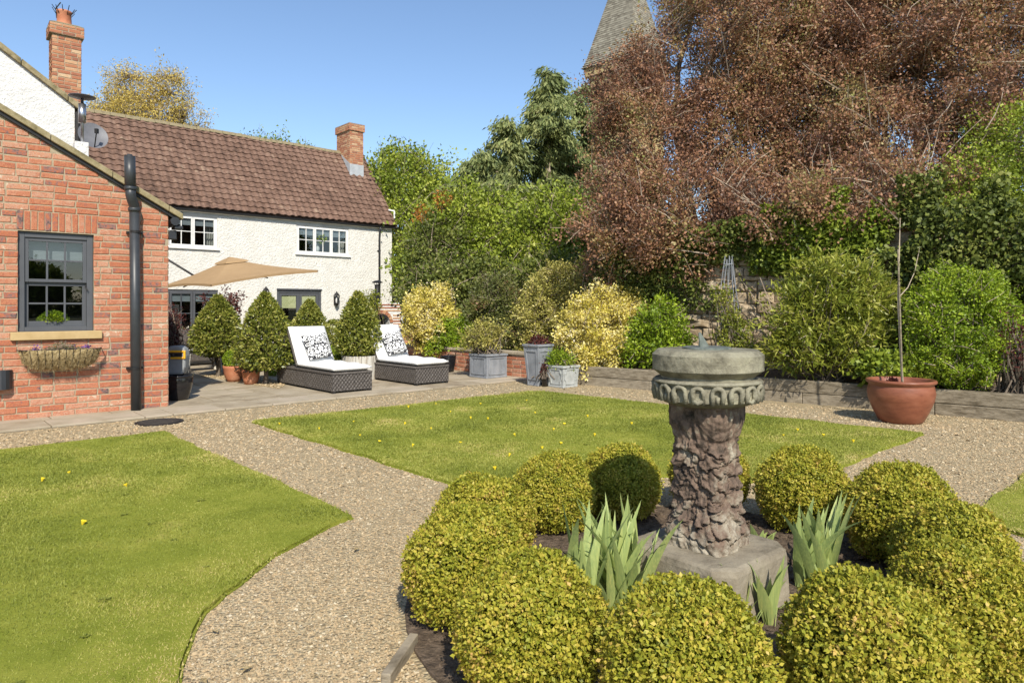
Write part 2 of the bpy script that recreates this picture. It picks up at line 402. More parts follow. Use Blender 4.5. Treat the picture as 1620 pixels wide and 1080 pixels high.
MT['ivy'] = ML('ivy_leaves', 0, rough=.55, spec=.3, nscale=1.2, namt=.4, stops=[(0, (.045, .065, .012)), (.45, (.12, .15, .027)), (.8, (.24, .26, .055)), (1, (.44, .42, .15))])
MT['yellowleaf'] = ML('yellow_variegated_leaves', 0, nscale=2.5, namt=.35, stops=[(0, (.24, .26, .035)), (.2, (.57, .49, .065)), (.5, (.75, .62, .145)), (.8, (.81, .72, .33)), (1, (.80, .69, .60))])
MT['olive'] = ML('gold_variegated_leaves', 0, nscale=2, namt=.35, stops=[(0, (.11, .12, .02)), (.35, (.31, .29, .06)), (.7, (.54, .47, .125)), (1, (.68, .60, .27))])
MT['bamboo'] = ML('slender_leaves', 0, nscale=2, namt=.35, rough=.42, stops=[(0, (.07, .10, .012)), (.4, (.20, .235, .026)), (.75, (.37, .37, .055)), (1, (.58, .52, .17))])
MT['redgreen'] = ML('dark_red_tinged_leaves', 0, nscale=1.8, namt=.5, stops=[(0, (.05, .065, .015)), (.5, (.14, .16, .04)), (.75, (.20, .19, .055)), (.9, (.27, .14, .07)), (1, (.32, .11, .06))])
MT['darkred'] = ML('dark_red_leaves', [(.05, .012, .012), (.11, .03, .025), (.2, .07, .05)], nscale=2)
MT['birch'] = ML('birch_catkin_leaves', [(.38, .27, .06), (.60, .45, .10), (.72, .58, .17)], nscale=.6, trans=.3)
MT['iris'] = ML('iris_blades', 0, rough=.5, trans=.35, nscale=1, namt=.55, stretch=(140, 140, 5), stops=[(0, (.22, .30, .105)), (.5, (.36, .44, .15)), (.8, (.45, .51, .17)), (1, (.58, .59, .20))])
MT['orange'] = ML('orange_new_leaves', [(.42, .17, .03), (.55, .26, .05)], nscale=2)
MT['dandelion'] = M('dandelion_yellow', [(.75, .55, .02), (.85, .65, .03)], scale=30, rough=.8)
MT['pansy'] = ML('pansy_petals', [(.10, .03, .18), (.28, .14, .35)], nscale=9)
# ------------------------------------------------------------------ ground, paths, lawns
def sheet(name, poly, z0, z1, m):
    mb = MB(); mb.prism(poly, z0, z1); return struct(mb.build(name, m))
CC = Vector((.86, 3.03, 0)); CR = 2.12
mb = MB(); mb.add([(-400, -200, -.03), (400, -200, -.03), (400, 700, -.03), (-400, 700, -.03)], [(0, 1, 2, 3)]); struct(mb.build('ground', MT['ground']))
sheet('gravel_path', [ST(-9, -6), ST(16, -6), ST(16, 9.2), ST(8.4, 9.2), ST(8.4, 8.62), ST(-9, 8.62)], -.028, 0.0, MT['gravel'])
def arc(c, r, a0, a1, n=28):
    return [Vector((c.x + r * math.cos(a0 + (a1 - a0) * k / n), c.y + r * math.sin(a0 + (a1 - a0) * k / n), 0)) for k in range(n + 1)]
def cut_quadrant(s_edge, t_edge, s_far, t_far, r):
    """a rectangle of the garden grid whose inner corner is cut by the gravel circle; all in (s,t)"""
    cs, ct = st(CC)
    ds = s_edge - cs; dt = t_edge - ct
    sg, tg = (1 if s_far > s_edge else -1), (1 if t_far > t_edge else -1)
    tt = ct + tg * math.sqrt(r * r - ds * ds); ss = cs + sg * math.sqrt(r * r - dt * dt)
    a0 = math.atan2(tt - ct, ds); a1 = math.atan2(dt, ss - cs)
    d = (a1 - a0 + math.pi) % (2 * math.pi) - math.pi
    pts = [ST(s_edge, t_far), ST(s_edge, tt)] + [ST(cs + r * math.cos(a0 + d * k / 24), ct + r * math.sin(a0 + d * k / 24)) for k in range(1, 24)] + [ST(ss, t_edge), ST(s_far, t_edge), ST(s_far, t_far)]
    ar = sum(pts[i].x * pts[(i + 1) % len(pts)].y - pts[(i + 1) % len(pts)].x * pts[i].y for i in range(len(pts)))
    return pts if ar > 0 else pts[::-1]
def wig(pts, amp=.022):
    """edges of a hand-cut lawn wander a little"""
    out = []
    for i, p in enumerate(pts):
        q = pts[(i + 1) % len(pts)]; n = max(1, int((q - p).length / .12))
        if (q - p).length > 3.9: n = max(1, int((q - p).length / .12))
        for k in range(n):
            w = p + (q - p) * k / n
            e = float(snoise(np.array([[w.x, w.y, .3]]), 3.1, 2)[0]) * amp + float(snoise(np.array([[w.x, w.y, .3]]), 11, 3)[0]) * amp * .5
            d = (q - p).normalized() if (q - p).length else Vector((1, 0, 0))
            out.append(w + Vector((-d.y, d.x, 0)) * e)
    return out
A_ = [G(400, 668), None]
lawns = []
central = cut_quadrant(2.97, 2.24, 7.7, 7.5, CR)
# the back and right sides as seen: (400,668) - (850,620) - (1455,685)
central = [p for p in central if not (st(p)[0] > 7.0)]
i0 = max(range(len(central)), key=lambda i: st(central[i])[1])
ins = [ST(7.64, 2.27), ST(7.45, 4.5), ST(7.2, 7.2), ST(7.05, 7.32)]
k = [i for i in range(len(central)) if abs(st(central[i])[1] - 2.24) < .01][0]
order = central[:]
if i0 == (k + 1) % len(central):
    order = central[:k + 1] + ins + central[k + 1:]
else:
    order = central[:k] + ins[::-1] + central[k:]
lawns.append(order)
lawns.append(cut_quadrant(2.06, 2.24, -7.0, 7.5, CR))
lawns.append(cut_quadrant(3.05, 1.2, 9.5, -5.0, CR))
lawn_polys = []
for q in lawns:
    w = wig(q)
    c = sum(w, Vector()) / len(w)
    sheet('lawn_edge', [p + (p - c).normalized() * .012 for p in w], -.02, .006, MT['turf'])
    sheet('lawn', w, -.02, .022, MT['turf'])
    lawn_polys.append(np.array([(p.x, p.y) for p in w]))
def inside(poly, x, y):
    r = np.zeros(len(x), bool); n = len(poly)
    for i in range(n):
        x1, y1 = poly[i]; x2, y2 = poly[(i + 1) % n]
        c = ((y1 > y) != (y2 > y)) & (x < (x2 - x1) * (y - y1) / (y2 - y1 + 1e-12) + x1)
        r ^= c
    return r
def inview(x, y, z=0, m=320):
    px = 810 + F * x / np.maximum(y, .01); py = HZ + F * (H - z) / np.maximum(y, .01)
    return (y > .3) & (px > -m) & (px < 1620 + m) & (py < 1080 + m)
# mown grass: single blades, denser near the camera
def scatter(poly, dens, ymax):
    x0, y0 = poly.min(0); x1, y1 = poly.max(0)
    x0, x1 = max(x0, -9), min(x1, 9); y0 = max(y0, .4); y1 = min(y1, ymax)
    n = int((x1 - x0) * (y1 - y0) * dens)
    x = rng.uniform(x0, x1, n); y = rng.uniform(y0, y1, n)
    keep = rng.random(n) < np.clip((3.2 / y) ** 1.15, .1, 1)
    keep &= inview(x, y)
    x, y = x[keep], y[keep]
    k = inside(poly, x + rng.normal(0, .012, len(x)), y + rng.normal(0, .012, len(x)))
    return x[k], y[k]
for li, poly in enumerate(lawn_polys):
    x, y = scatter(poly, 19000, 12)
    n = len(x); p = np.stack([x, y, np.full(n, .018)], 1)
    cl = snoise(p, 2.2, 1)
    hgt = (rng.uniform(.008, .022, n) * (1 + .35 * np.clip(cl, -1, 1))) * np.clip(.8 + y * .05, .8, 1.3)
    lean = rng.normal(size=(n, 3)) * .75; lean[:, 2] = 1; lean = nrm(lean)
    wdt = rng.uniform(.0018, .0034, n) * np.clip(y / 2.6, 1, 3.6)
    sd_ = nrm(np.cross(lean, rng.normal(size=(n, 3))))
    tip = p + lean * hgt[:, None]
    V = np.stack([p - sd_ * wdt[:, None], p + sd_ * wdt[:, None], tip], 1)
    rn = np.clip(rng.random(n) * .75 + .17 * snoise(p, 1.1, 4) + .1 + .13 * snoise(p, 5, 5), 0, 1)
    dry = snoise(p, 2.7, 6) > .95
    rn = np.where(dry, np.clip(rn + .35, 0, 1), rn)
    # dry, thin turf along the cut edges
    seg = poly; nx = np.roll(seg, -1, 0); dmin = np.full(n, 9.)
    for a, b in zip(seg, nx):
        ab = b - a; tt = np.clip(((x - a[0]) * ab[0] + (y - a[1]) * ab[1]) / (ab @ ab + 1e-9), 0, 1)
        dmin = np.minimum(dmin, np.hypot(x - a[0] - tt * ab[0], y - a[1] - tt * ab[1]))
    edge = np.clip(1 - dmin / .13, 0, 1) * np.clip(.6 + .6 * snoise(p, 1.6, 8), 0, 1)
    rn = np.clip(rn + .75 * edge, 0, 1)
    quads('grass', V, MT['blade'], rnd=rn, kind='stuff', nv=3)['label'] = 'short mown lawn grass'
    # weed rosettes and clover lying in the turf
    m = 34; q = rng.integers(0, n, m); cx, cy = x[q], y[q]; k = 16; ii = np.repeat(np.arange(m), k); rr = rng.uniform(.014, .036, m)[ii]
    a = rng.uniform(0, 6.28, len(ii)); pr_ = rng.random(len(ii)) * rr * .5
    pp = np.stack([cx[ii] + np.cos(a) * pr_, cy[ii] + np.sin(a) * pr_, np.full(len(ii), .026)], 1)
    quads('weeds', leafquads(pp, np.stack([np.cos(a), np.sin(a), rng.uniform(.05, .35, len(ii))], 1), rr * .75, .42, .08, (np.array([0, 0, 1.0]), .3)), MT['blade'], rnd=rng.random(len(ii)) * .35, kind='stuff')['label'] = 'low weeds in the lawn'
# loose stones of the path, near the camera
def pebbles(name, x, y, size, z=0.0, m=None):
    n = len(x)
    base = np.array([[1, 0, 0], [.4, .9, 0], [-.7, .75, 0], [-1, -.1, 0], [-.35, -.9, 0], [.65, -.75, 0], [.25, .2, .62], [-.3, -.12, .58]])
    fc = [(0, 1, 6, 6), (1, 2, 7, 6), (2, 3, 7, 7), (3, 4, 7, 7), (4, 5, 6, 7), (5, 0, 6, 6)]
    fc = [(0, 1, 6), (1, 2, 6), (2, 7, 6), (2, 3, 7), (3, 4, 7), (4, 6, 7), (4, 5, 6), (5, 0, 6)]
    V = base[None] * (1 + .25 * rng.normal(size=(n, 8, 1))) * size[:, None, None] * np.stack([rng.uniform(.7, 1.2, n), rng.uniform(.55, .95, n), rng.uniform(.5, 1.0, n)], 1)[:, None, :]
    a = rng.uniform(0, 6.28, n); ca, sa = np.cos(a)[:, None], np.sin(a)[:, None]
    vx = V[:, :, 0] * ca - V[:, :, 1] * sa; vy = V[:, :, 0] * sa + V[:, :, 1] * ca
    vz = V[:, :, 2] + vx * rng.normal(0, .25, n)[:, None] + vy * rng.normal(0, .25, n)[:, None]
    V = np.stack([vx + x[:, None], vy + y[:, None], vz + z + size[:, None] * .1], 2)
    T = np.concatenate([V[:, f, :] for f in fc], 0)
    rn = np.tile(rng.random(n), len(fc))
    o = quads(name, T, m or MT['pebble'], rnd=rn, kind='stuff', nv=3)
    return o
n = 520000
y = 1.9 + rng.random(n) ** 1.45 * 10.6; x = rng.uniform(-.95, .95, n) * y
ok = inview(x, y)
x, y = x[ok], y[ok]
for poly in lawn_polys:
    q = inside(poly, x, y); x, y = x[~q], y[~q]
q = np.hypot(x - CC.x, y - CC.y) > 1.34; x, y = x[q], y[q]
tq = -.674 * x + .739 * y; sq_ = .739 * x + .674 * y; q = ((tq < 8.55) | ((sq_ > 8.45) & (tq < 9.1))) & (sq_ < 8.6 - 0 * tq + np.clip(4 - tq, 0, 9)); x, y = x[q], y[q]
d = rng.random(len(x)) < np.clip((3.6 / y) ** 1.0, .0, 1); x, y = x[d], y[d]
sz = rng.gamma(5, .00088, len(x)).clip(.003, .012) * np.clip(y / 3.8, .95, 2.0)
pebbles('gravel', x, y, sz)['label'] = 'loose buff gravel'
# planting circle round the sundial
sheet('soil_bed', arc(CC, 1.32, 0, 2 * math.pi, 48)[:-1], -.02, .012, MT['soil'])
n = 2600; a = rng.uniform(0, 6.28, n); r = 1.3 * np.sqrt(rng.random(n))
pebbles('bark_mulch', CC.x + r * np.cos(a), CC.y + r * np.sin(a), rng.gamma(4, .004, n).clip(.006, .035), .01, MT['soil'])['label'] = 'dark bark mulch and soil clods'
p0, p1 = G(655, 1018), G(610, 1085)
mb = MB(); mb.bar(p0 + Vector((0, 0, .012)), p1 + Vector((0, 0, .012)), .035, .06)
tag(mb.build('edging_board', MT['timber'], bevel=.004), 'short weathered timber edging board between gravel and the box balls', 'edging board')
# manhole cover
c = G(252, 668)
t = thing('drain_cover', 'round dark drain cover lying in the gravel below the downpipe', 'drain cover', c)
mb = MB(); mb.lathe(c, [(.215, 0), (.215, .014), (.2, .018), (.19, .012), (0, .014)], 36); mb.build('cover', MT['cover'], t, smooth=False)
mb = MB(); mb.lathe(c, [(.245, 0), (.245, .010), (.217, .010)], 36); mb.build('rim', MT['iron'], t)

# patio: rows of rectangular flags with joints
sheet('patio_bed', [ST(-7, 8.58), ST(10.4, 8.58), ST(10.4, 24), ST(-7, 24)], -.03, .004, MT['joint'])
mb = MB(); tcur = 8.60; row = 0
while tcur < 23:
    wd = [.55, .30, .60, .42, .28, .56][row % 6]; scur = -6.5 - random.random() * .6
    while scur < 9.6:
        ln = random.choice([.3, .45, .6, .6, .75, .9]); g = .007
        q = [ST(scur + g, tcur + g), ST(scur + ln - g, tcur + g), ST(scur + ln - g, tcur + wd - g), ST(scur + g, tcur + wd - g)]
        h = .022 + random.uniform(-.0025, .0025); c4 = []
        for dz, ins in ((-.02, 0), (h - .004, 0), (h, .006)):
            cc = sum(q, Vector()) / 4
            c4.append([p + (cc - p).normalized() * ins + Vector((0, 0, dz + random.uniform(-.001, .001))) for p in q])
        mb.add(c4[0] + c4[1] + c4[2], [(i + 4 * k, (i + 1) % 4 + 4 * k, (i + 1) % 4 + 4 * k + 4, i + 4 * k + 4) for k in (0, 1) for i in range(4)] + [(8, 9, 10, 11)])
        scur += ln
    tcur += wd; row += 1
struct(mb.build('patio', MT['flag']))
# strip of pale chippings round the bay stems
q = [G(318, 597), G(372, 606), G(440, 617), G(452, 611), G(420, 598), G(350, 590)]
sheet('chippings_bed', q[::-1] if True else q, .002, .027, MT['gravel'])
n = 5000; qa = np.array([(p.x, p.y) for p in q]); x = rng.uniform(qa[:, 0].min(), qa[:, 0].max(), n); y = rng.uniform(qa[:, 1].min(), qa[:, 1].max(), n)
k = inside(qa, x, y); pebbles('chippings', x[k], y[k], rng.uniform(.008, .02, k.sum()), .026)['label'] = 'pale stone chippings'

# ------------------------------------------------------------------ brickwork
def bricks(mb, pl, a0, a1, z0, z1, top=None, holes=(), bl=.215, bh=.063, j=.013, depth=.03, jit=.003, off=0.0, lo=None):
    """individual bricks standing a little proud of a mortar face"""
    zc = z0; row = 0
    while zc < z1 - .01:
        h = min(bh, z1 - zc); a = a0 - (bl + j) * (.5 if row % 2 else 0) - random.random() * .02
        while a < a1:
            L = bl * random.choice([1, 1, 1, 1, 1, .5, .97, 1.02]); b0, b1 = max(a, a0), min(a + L, a1)
            spans = [(b0, b1)]
            for (h0, h1, hz0, hz1) in holes:
                if zc + h > hz0 + .01 and zc < hz1 - .01:
                    ns = []
                    for (u, v) in spans:
                        if v <= h0 or u >= h1: ns.append((u, v))
                        else:
                            if u < h0: ns.append((u, h0))
                            if v > h1: ns.append((h1, v))
                    spans = ns
            for (u, v) in spans:
                if v - u < .025: continue
                tl, tr = (zc + h, zc + h) if top is None else (min(zc + h, top(u)), min(zc + h, top(v)))
                if min(tl, tr) < zc + .012: continue
                brick(mb, pl, u, v, zc, tl, tr, depth, jit, off)
            a += L + j
        zc += bh + j; row += 1
def brick(mb, pl, u, v, z, tl, tr, depth, jit, off=0.0, r=None):
    J = lambda s=1: random.uniform(-jit, jit) * s
    pr = off + .007 + J(.5)
    o = [(u + J(), z + J()), (v + J(), z + J()), (v + J(), tr + J()), (u + J(), tl + J())]
    ca, cz = (u + v) / 2, (z + tl) / 2
    ins = [(a + (.006 if a < ca else -.006), zz + (.006 if zz < cz else -.006)) for a, zz in o]
    vs = [pl.pt(a, zz, off - depth) for a, zz in o] + [pl.pt(a, zz, pr - .005) for a, zz in o] + [pl.pt(a + J(.6), zz + J(.6), pr) for a, zz in ins]
    mb.add(vs, [(i + 4 * k, (i + 1) % 4 + 4 * k, (i + 1) % 4 + 4 * k + 4, i + 4 * k + 4) for k in (0, 1) for i in range(4)] + [(8, 9, 10, 11)], r)
def clip_top(q, top):
    out = []
    for (a0, z0), (a1, z1) in zip(q, q[1:] + q[:1]):
        d0, d1 = top(a0) - z0, top(a1) - z1
        if d0 >= 0: out.append((a0, z0))
        if d0 * d1 < 0:
            k = d0 / (d0 - d1); out.append((a0 + (a1 - a0) * k, z0 + (z1 - z0) * k))
    return out
def wallgrid(mb, pl, A, Z, holes, o=0.0, top=None, reveal=.12):
    """flat wall with openings and their reveals"""
    A = sorted(set(A + [h[0] for h in holes] + [h[1] for h in holes])); Z = sorted(set(Z + [h[2] for h in holes] + [h[3] for h in holes]))
    A = [a for a in A]
    for i in range(len(A) - 1):
        for k in range(len(Z) - 1):
            ca, cz = (A[i] + A[i + 1]) / 2, (Z[k] + Z[k + 1]) / 2
            if any(h[0] < ca < h[1] and h[2] < cz < h[3] for h in holes): continue
            q = [(A[i], Z[k]), (A[i + 1], Z[k]), (A[i + 1], Z[k + 1]), (A[i], Z[k + 1])]
            if top is not None: q = clip_top(q, top)
            if len(q) > 2: mb.add([pl.pt(a, z, o) for a, z in q], [tuple(range(len(q)))])
    for h0, h1, z0, z1 in holes:
        for a, b in (((h0, z0), (h0, z1)), ((h1, z1), (h1, z0)), ((h0, z1), (h1, z1)), ((h1, z0), (h0, z0))):
            mb.add([pl.pt(*a, o), pl.pt(*b, o), pl.pt(*b, o - reveal), pl.pt(*a, o - reveal)], [(0, 1, 2, 3)])

def bars(mb, pl, a0, a1, z0, z1, cols, rows, w, o0, o1):
    for i in range(1, cols):
        a = a0 + (a1 - a0) * i / cols; mb.wbox(pl, a - w / 2, a + w / 2, z0, z1, o0, o1)
    for k in range(1, rows):
        z = z0 + (z1 - z0) * k / rows
        for i in range(cols):
            b0 = a0 + (a1 - a0) * i / cols + (w / 2 if i else 0); b1 = a0 + (a1 - a0) * (i + 1) / cols - (w / 2 if i < cols - 1 else 0)
            mb.wbox(pl, b0, b1, z - w / 2, z + w / 2, o0 + .001, o1 - .001)
def ring(mb, pl, a0, a1, z0, z1, w, o0, o1, wb=None):
    wb = wb or w
    mb.wbox(pl, a0, a0 + w, z0, z1, o0, o1); mb.wbox(pl, a1 - w, a1, z0, z1, o0, o1)
    mb.wbox(pl, a0 + w, a1 - w, z1 - w, z1, o0, o1); mb.wbox(pl, a0 + w, a1 - w, z0, z0 + wb, o0, o1)

# ------------------------------------------------------------------ brick extension (left)
Bc = G(266, 645)
BW = PL(Bc, (.766, .643))
BS = PL(Bc, (-.643, .766))                      # its side wall, hidden edge-on behind the corner
ev0 = BW.at(270, 338); ev1 = BW.at(0, 176)
slope = (ev1[1] - ev0[1]) / (ev1[0] - ev0[0])
topz = lambda a: ev0[1] + slope * (a - ev0[0])
ext = thing('brick_extension', 'red brick gabled extension with grey sash window and black pipe', 'house', Bc)
w0, w1 = BW.at(28, 364), BW.at(148.5, 372)
wb0 = BW.at(28, 525)
wa0, wa1, wz0, wz1 = w0[0], w1[0], wb0[1] + .0, (w0[1] + w1[1]) / 2
hole = (wa0, wa1, wz0, wz1)
mb = MB(); wallgrid(mb, BW, [-6, -4, -2, 0], [-.02, 1, 2.2, 3, 4, 5, 6.5], [hole], 0, topz, .10)
mb.add([BW.pt(0, -.02), BW.pt(0, -.02, -9), BW.pt(0, 2.45, -9), BW.pt(0, topz(0), 0)], [(0, 1, 2, 3)])
wall = mb.build('wall', MT['mortar'], ext)
mb = MB()
sold = (wa0 - .01, wa1 + .04, wz1 + .012, wz1 + .225)
sill_hole = (wa0 - .07, wa1 + .07, wz0 - .095, wz0)
bricks(mb, BW, -6, -.004, .01, 6.4, topz, [hole, sold, sill_hole], jit=.005)
n = 12; sa = (sold[1] - sold[0]) / n
for i in range(n):
    b0 = sold[0] + sa * i + .005; brick(mb, BW, b0, b0 + sa - .010, sold[2], sold[3] + random.uniform(-.006, .004), sold[3], .03, .003)
for k in range(int(2.3 / .076)):                # the corner returns
    z = .01 + k * .076; L = .215 if k % 2 else .105
    a = 0
    while a < 1.2:
        brick(mb, BS, a + .004, a + L, z, z + .065, z + .065, .03, .003); a += L + .011; L = .215
mb.build('brickwork', MT['brick'], wall)
# verge
mb = MB()
e0, e1 = .16, -6.2
for a0 in np.arange(e1, e0 - .05, .62):
    a1 = min(a0 + .615, e0); d = random.uniform(-.004, .004)
    mb.hexa([BW.pt(a0, topz(a0) - .0, .07 + d), BW.pt(a1, topz(a1) - .0, .07 + d), BW.pt(a1, topz(a1) - .0, -.5), BW.pt(a0, topz(a0) - .0, -.5),
             BW.pt(a0, topz(a0) + .075, .075 + d), BW.pt(a1, topz(a1) + .075, .075 + d), BW.pt(a1, topz(a1) + .075, -.5), BW.pt(a0, topz(a0) + .075, -.5)])
mb.build('verge_coping', MT['verge'], ext, bevel=.008)
mb = MB(); mb.hexa([BW.pt(e1, topz(e1) - .045, .035), BW.pt(.1, topz(.1) - .045, .035), BW.pt(.1, topz(.1) - .045, -.02), BW.pt(e1, topz(e1) - .045, -.02), BW.pt(e1, topz(e1) - .002, .035), BW.pt(.1, topz(.1) - .002, .035), BW.pt(.1, topz(.1) - .002, -.02), BW.pt(e1, topz(e1) - .002, -.02)])
mb.build('verge_shadow_strip', MT['iron'], ext)  # black strip painting the dark shadow under the verge coping
mb = MB(); mb.add([BW.pt(e1, topz(e1) + .05, -.45), BW.pt(.2, topz(.2) + .05, -.45), BW.pt(.2, topz(.2) + .05, -9), BW.pt(e1, topz(e1) + .05, -9)], [(0, 1, 2, 3)]); mb.build('roof', MT['tile'], ext)
mb = MB(); g = BW.at(272, 348); mb.tube([BW.pt(.07, 2.36, .06), BW.pt(.10, 2.35, -8.5)], .055, 10); mb.build('gutter', MT['black'], ext)
# window: box frame and two sashes
mb = MB(); fo = -.035
ring(mb, BW, wa0 + .004, wa1 - .004, wz0 + .002, wz1 - .004, .062, fo - .08, fo, .05)
wf = mb.build('sash_window', MT['grey'], ext, bevel=.004)
ia0, ia1, iz0, iz1 = wa0 + .066, wa1 - .066, wz0 + .052, wz1 - .066; mid = BW.at(88, 444)[1]
mb = MB(); ring(mb, BW, ia0, ia1, mid - .018, iz1, .040, fo - .050, fo - .018, .036); bars(mb, BW, ia0 + .04, ia1 - .04, mid + .018, iz1 - .04, 3, 2, .02, fo - .046, fo - .022)
mb.build('upper_sash', MT['grey'], wf, bevel=.003)
mb = MB(); ring(mb, BW, ia0, ia1, iz0, mid - .020, .040, fo - .082, fo - .052, .065); bars(mb, BW, ia0 + .04, ia1 - .04, iz0 + .065, mid - .060, 3, 2, .02, fo - .078, fo - .056)
mb.build('lower_sash', MT['grey'], wf, bevel=.003)
mb = MB(); mb.add([BW.pt(ia0, mid, fo - .034), BW.pt(ia1, mid, fo - .034), BW.pt(ia1, iz1, fo - .034), BW.pt(ia0, iz1, fo - .034)], [(0, 1, 2, 3)])
mb.add([BW.pt(ia0, iz0, fo - .067), BW.pt(ia1, iz0, fo - .067), BW.pt(ia1, mid, fo - .067), BW.pt(ia0, mid, fo - .067)], [(0, 1, 2, 3)]); mb.build('glass', MT['glass'], wf)
mb = MB(); bz = BW.at(88, 411)[1]
for k in range(16):
    z = bz + (iz1 - bz) * k / 16; mb.wbox(BW, ia0, ia1, z + .001, z + (iz1 - bz) / 16 - .001, fo - .13 - .004 * (k % 2), fo - .12)
mb.build('blind', MT['blind'], wf)
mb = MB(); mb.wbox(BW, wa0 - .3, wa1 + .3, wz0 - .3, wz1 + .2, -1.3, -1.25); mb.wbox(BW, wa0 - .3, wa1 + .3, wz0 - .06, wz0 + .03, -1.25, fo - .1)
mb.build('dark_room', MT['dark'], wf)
mb = MB(); s0 = BW.at(16, 528)[0]; s1 = BW.at(160.5, 528)[0]
mb.wbox(BW, s0, s1, wz0 - .094, wz0 - .002, -.05, .055); mb.build('sill', MT['sandsill'], wf, bevel=.006)
mb = MB(); h = BW.at(137, 455); mb.tube([BW.pt(h[0], h[1] + .03, fo - .01), BW.pt(h[0] - .01, h[1], fo + .02), BW.pt(h[0] + .012, h[1] - .03, fo + .03)], .008, 6); mb.build('catch', MT['iron'], wf)
# soil pipe with its offset
def ap(px, py, o): a, z = BW.at(px, py); return BW.pt(a, z, o)
mb = MB()
mb.tube([ap(200.5, 252, .17), ap(201.5, 300, .17)], .062, 16)
mb.tube([ap(201.5, 300, .17), ap(202, 311, .17), ap(205, 320, .15), ap(208.5, 326, .12), ap(210, 333, .10), ap(210, 340, .10)], .058, 16)
mb.tube([ap(210, 338, .10), BW.pt(BW.at(212.5, 650)[0], .02, .10)], .058, 20)
sp = mb.build('soil_pipe', MT['pipe'], ext, smooth=True)
mb = MB()
for (px, py, o) in ((201.5, 301, .17), (209.5, 333, .10)):
    q = ap(px, py, o); mb.lathe(q - Vector((0, 0, .02)), [(.066, 0), (.068, .01), (.068, .03), (.066, .04)], 20); mb.build('collar', MT['pipe'], sp, smooth=True); mb = MB()
mb.lathe(ap(200.5, 252, .17), [(.062, 0), (.058, .01), (.03, .012), (.028, .03), (0, .035)], 16)
mb.build('pipe_cap', MT['pipe'], sp, smooth=True)
for py in (368, 582):
    mb = MB(); q = ap(211, py, .10); mb.lathe(q - Vector((0, 0, .015)), [(.063, 0), (.063, .03)], 20); a, z = BW.at(202, py)
    mb.wbox(BW, a - .02, a + .16, z - .012, z + .012, -.01, .05); mb.build('bracket', MT['iron'], sp)
# security light and sensor on the corner under the eave
mb = MB(); a, z = BW.at(270, 366); mb.box(BW.pt(.06, z - .10, -.06), .10, .07, .12, BW.d); mb.box(BW.pt(.12, 2.26, -.02), .10, .12, .05, BW.d); mb.build('corner_sensor', MT['black'], ext, bevel=.012)

# lamp on the brick wall at the left edge
a, z = BW.at(1, 601)
lt = thing('wall_light', 'black half round wall light on the brick at the left edge', 'wall light', BW.pt(a, z))
mb = MB(); vs = []
for i in range(9):
    w = math.pi * i / 8
    vs.append((a + .105 * math.cos(w), .012 + .11 * math.sin(w)))
n = len(vs); top = [BW.pt(u, z + .11, o * .8) for u, o in vs]; bot = [BW.pt(u, z - .10, o) for u, o in vs]
mb.add(bot + top, [(i, i + 1, n + i + 1, n + i) for i in range(n - 1)] + [tuple(range(n, 2 * n))]); mb.build('shade', MT['black'], lt, smooth=False)
mb = MB(); mb.wbox(BW, a - .08, a + .08, z - .06, z + .08, .001, .02); mb.build('back_plate', MT['iron'], lt)

# hay-rack basket under the window
k0, k1 = BW.at(26, 553), BW.at(159, 553)
bx0, bx1, bz1 = k0[0], k1[0], k0[1] - .005
hb = thing('wall_basket', 'coir lined iron hay rack basket of dried plants under the sash window', 'wall basket', BW.pt((bx0 + bx1) / 2, bz1 - .3))
bw = bx1 - bx0
def prof(u, v):   # u along, v 0 top .. 1 bottom front bulge
    w = .22 * math.cos(v * math.pi / 2 * .92) ** .55
    endf = (1 - abs(2 * u - 1) ** 5)
    return BW.pt(bx0 + bw * (.5 + (u - .5) * (1 - .12 * v)), bz1 - .235 * v * (.6 + .4 * endf), .02 + w * (.4 + .6 * endf))
mb = MB(); nu, nv = 40, 8
vs = [prof(i / nu, k / nv) + Vector((random.uniform(-1, 1), random.uniform(-1, 1), random.uniform(-1, 1))) * .007 for k in range(nv + 1) for i in range(nu + 1)]
mb.add(vs, [(k * (nu + 1) + i + 1, k * (nu + 1) + i, (k + 1) * (nu + 1) + i, (k + 1) * (nu + 1) + i + 1) for k in range(nv) for i in range(nu)])
cr = mb.build('liner', MT['coir'], hb)
pts = np.array([prof(random.random(), random.random() ** .7) for _ in range(1700)]); quads('coir_fibres', twigs(pts, pts + unit(1700) * rng.uniform(.02, .06, (1700, 1)) + np.array(BW.n) * .008 - np.array([0, 0, .008]), .0012, .0006, .2, 2), MT['coir'], cr)
mb = MB(); mb.tube([BW.pt(bx0, bz1, .03), BW.pt(bx0 + .01, bz1, .13), BW.pt(bx0 + .05, bz1, .2), BW.pt(bx1 - .05, bz1, .2), BW.pt(bx1 - .01, bz1, .13), BW.pt(bx1, bz1, .03)], .006, 6)
for i in range(12):
    u = .04 + .92 * i / 11; mb.tube([prof(u, v / 6) + BW.n * .008 for v in range(7)], .003, 5)
mb.build('rack', MT['iron'], hb)
n = 260; u = rng.normal(.52, .16, n).clip(.03, .97)
pp = np.array([BW.pt(bx0 + bw * a, bz1 - .01, rng.uniform(.05, .18)) for a in u]); tp = pp + np.stack([rng.normal(0, .05, n), rng.normal(0, .04, n), rng.uniform(.0, .12, n) * np.exp(-((u - .5) / .16) ** 2) + .01], 1)
quads('dried_stems', twigs(pp, tp, .0022, .001, .1, 2), MT['twig'], hb)
ii = rng.integers(0, n, 500); quads('leaves', leafquads(pp[ii] + (tp[ii] - pp[ii]) * rng.random((500, 1)), unit(500), rng.uniform(.015, .03, 500), .5), ML('basket_leaves', [(.05, .07, .02), (.14, .15, .05), (.30, .20, .10)]), hb)
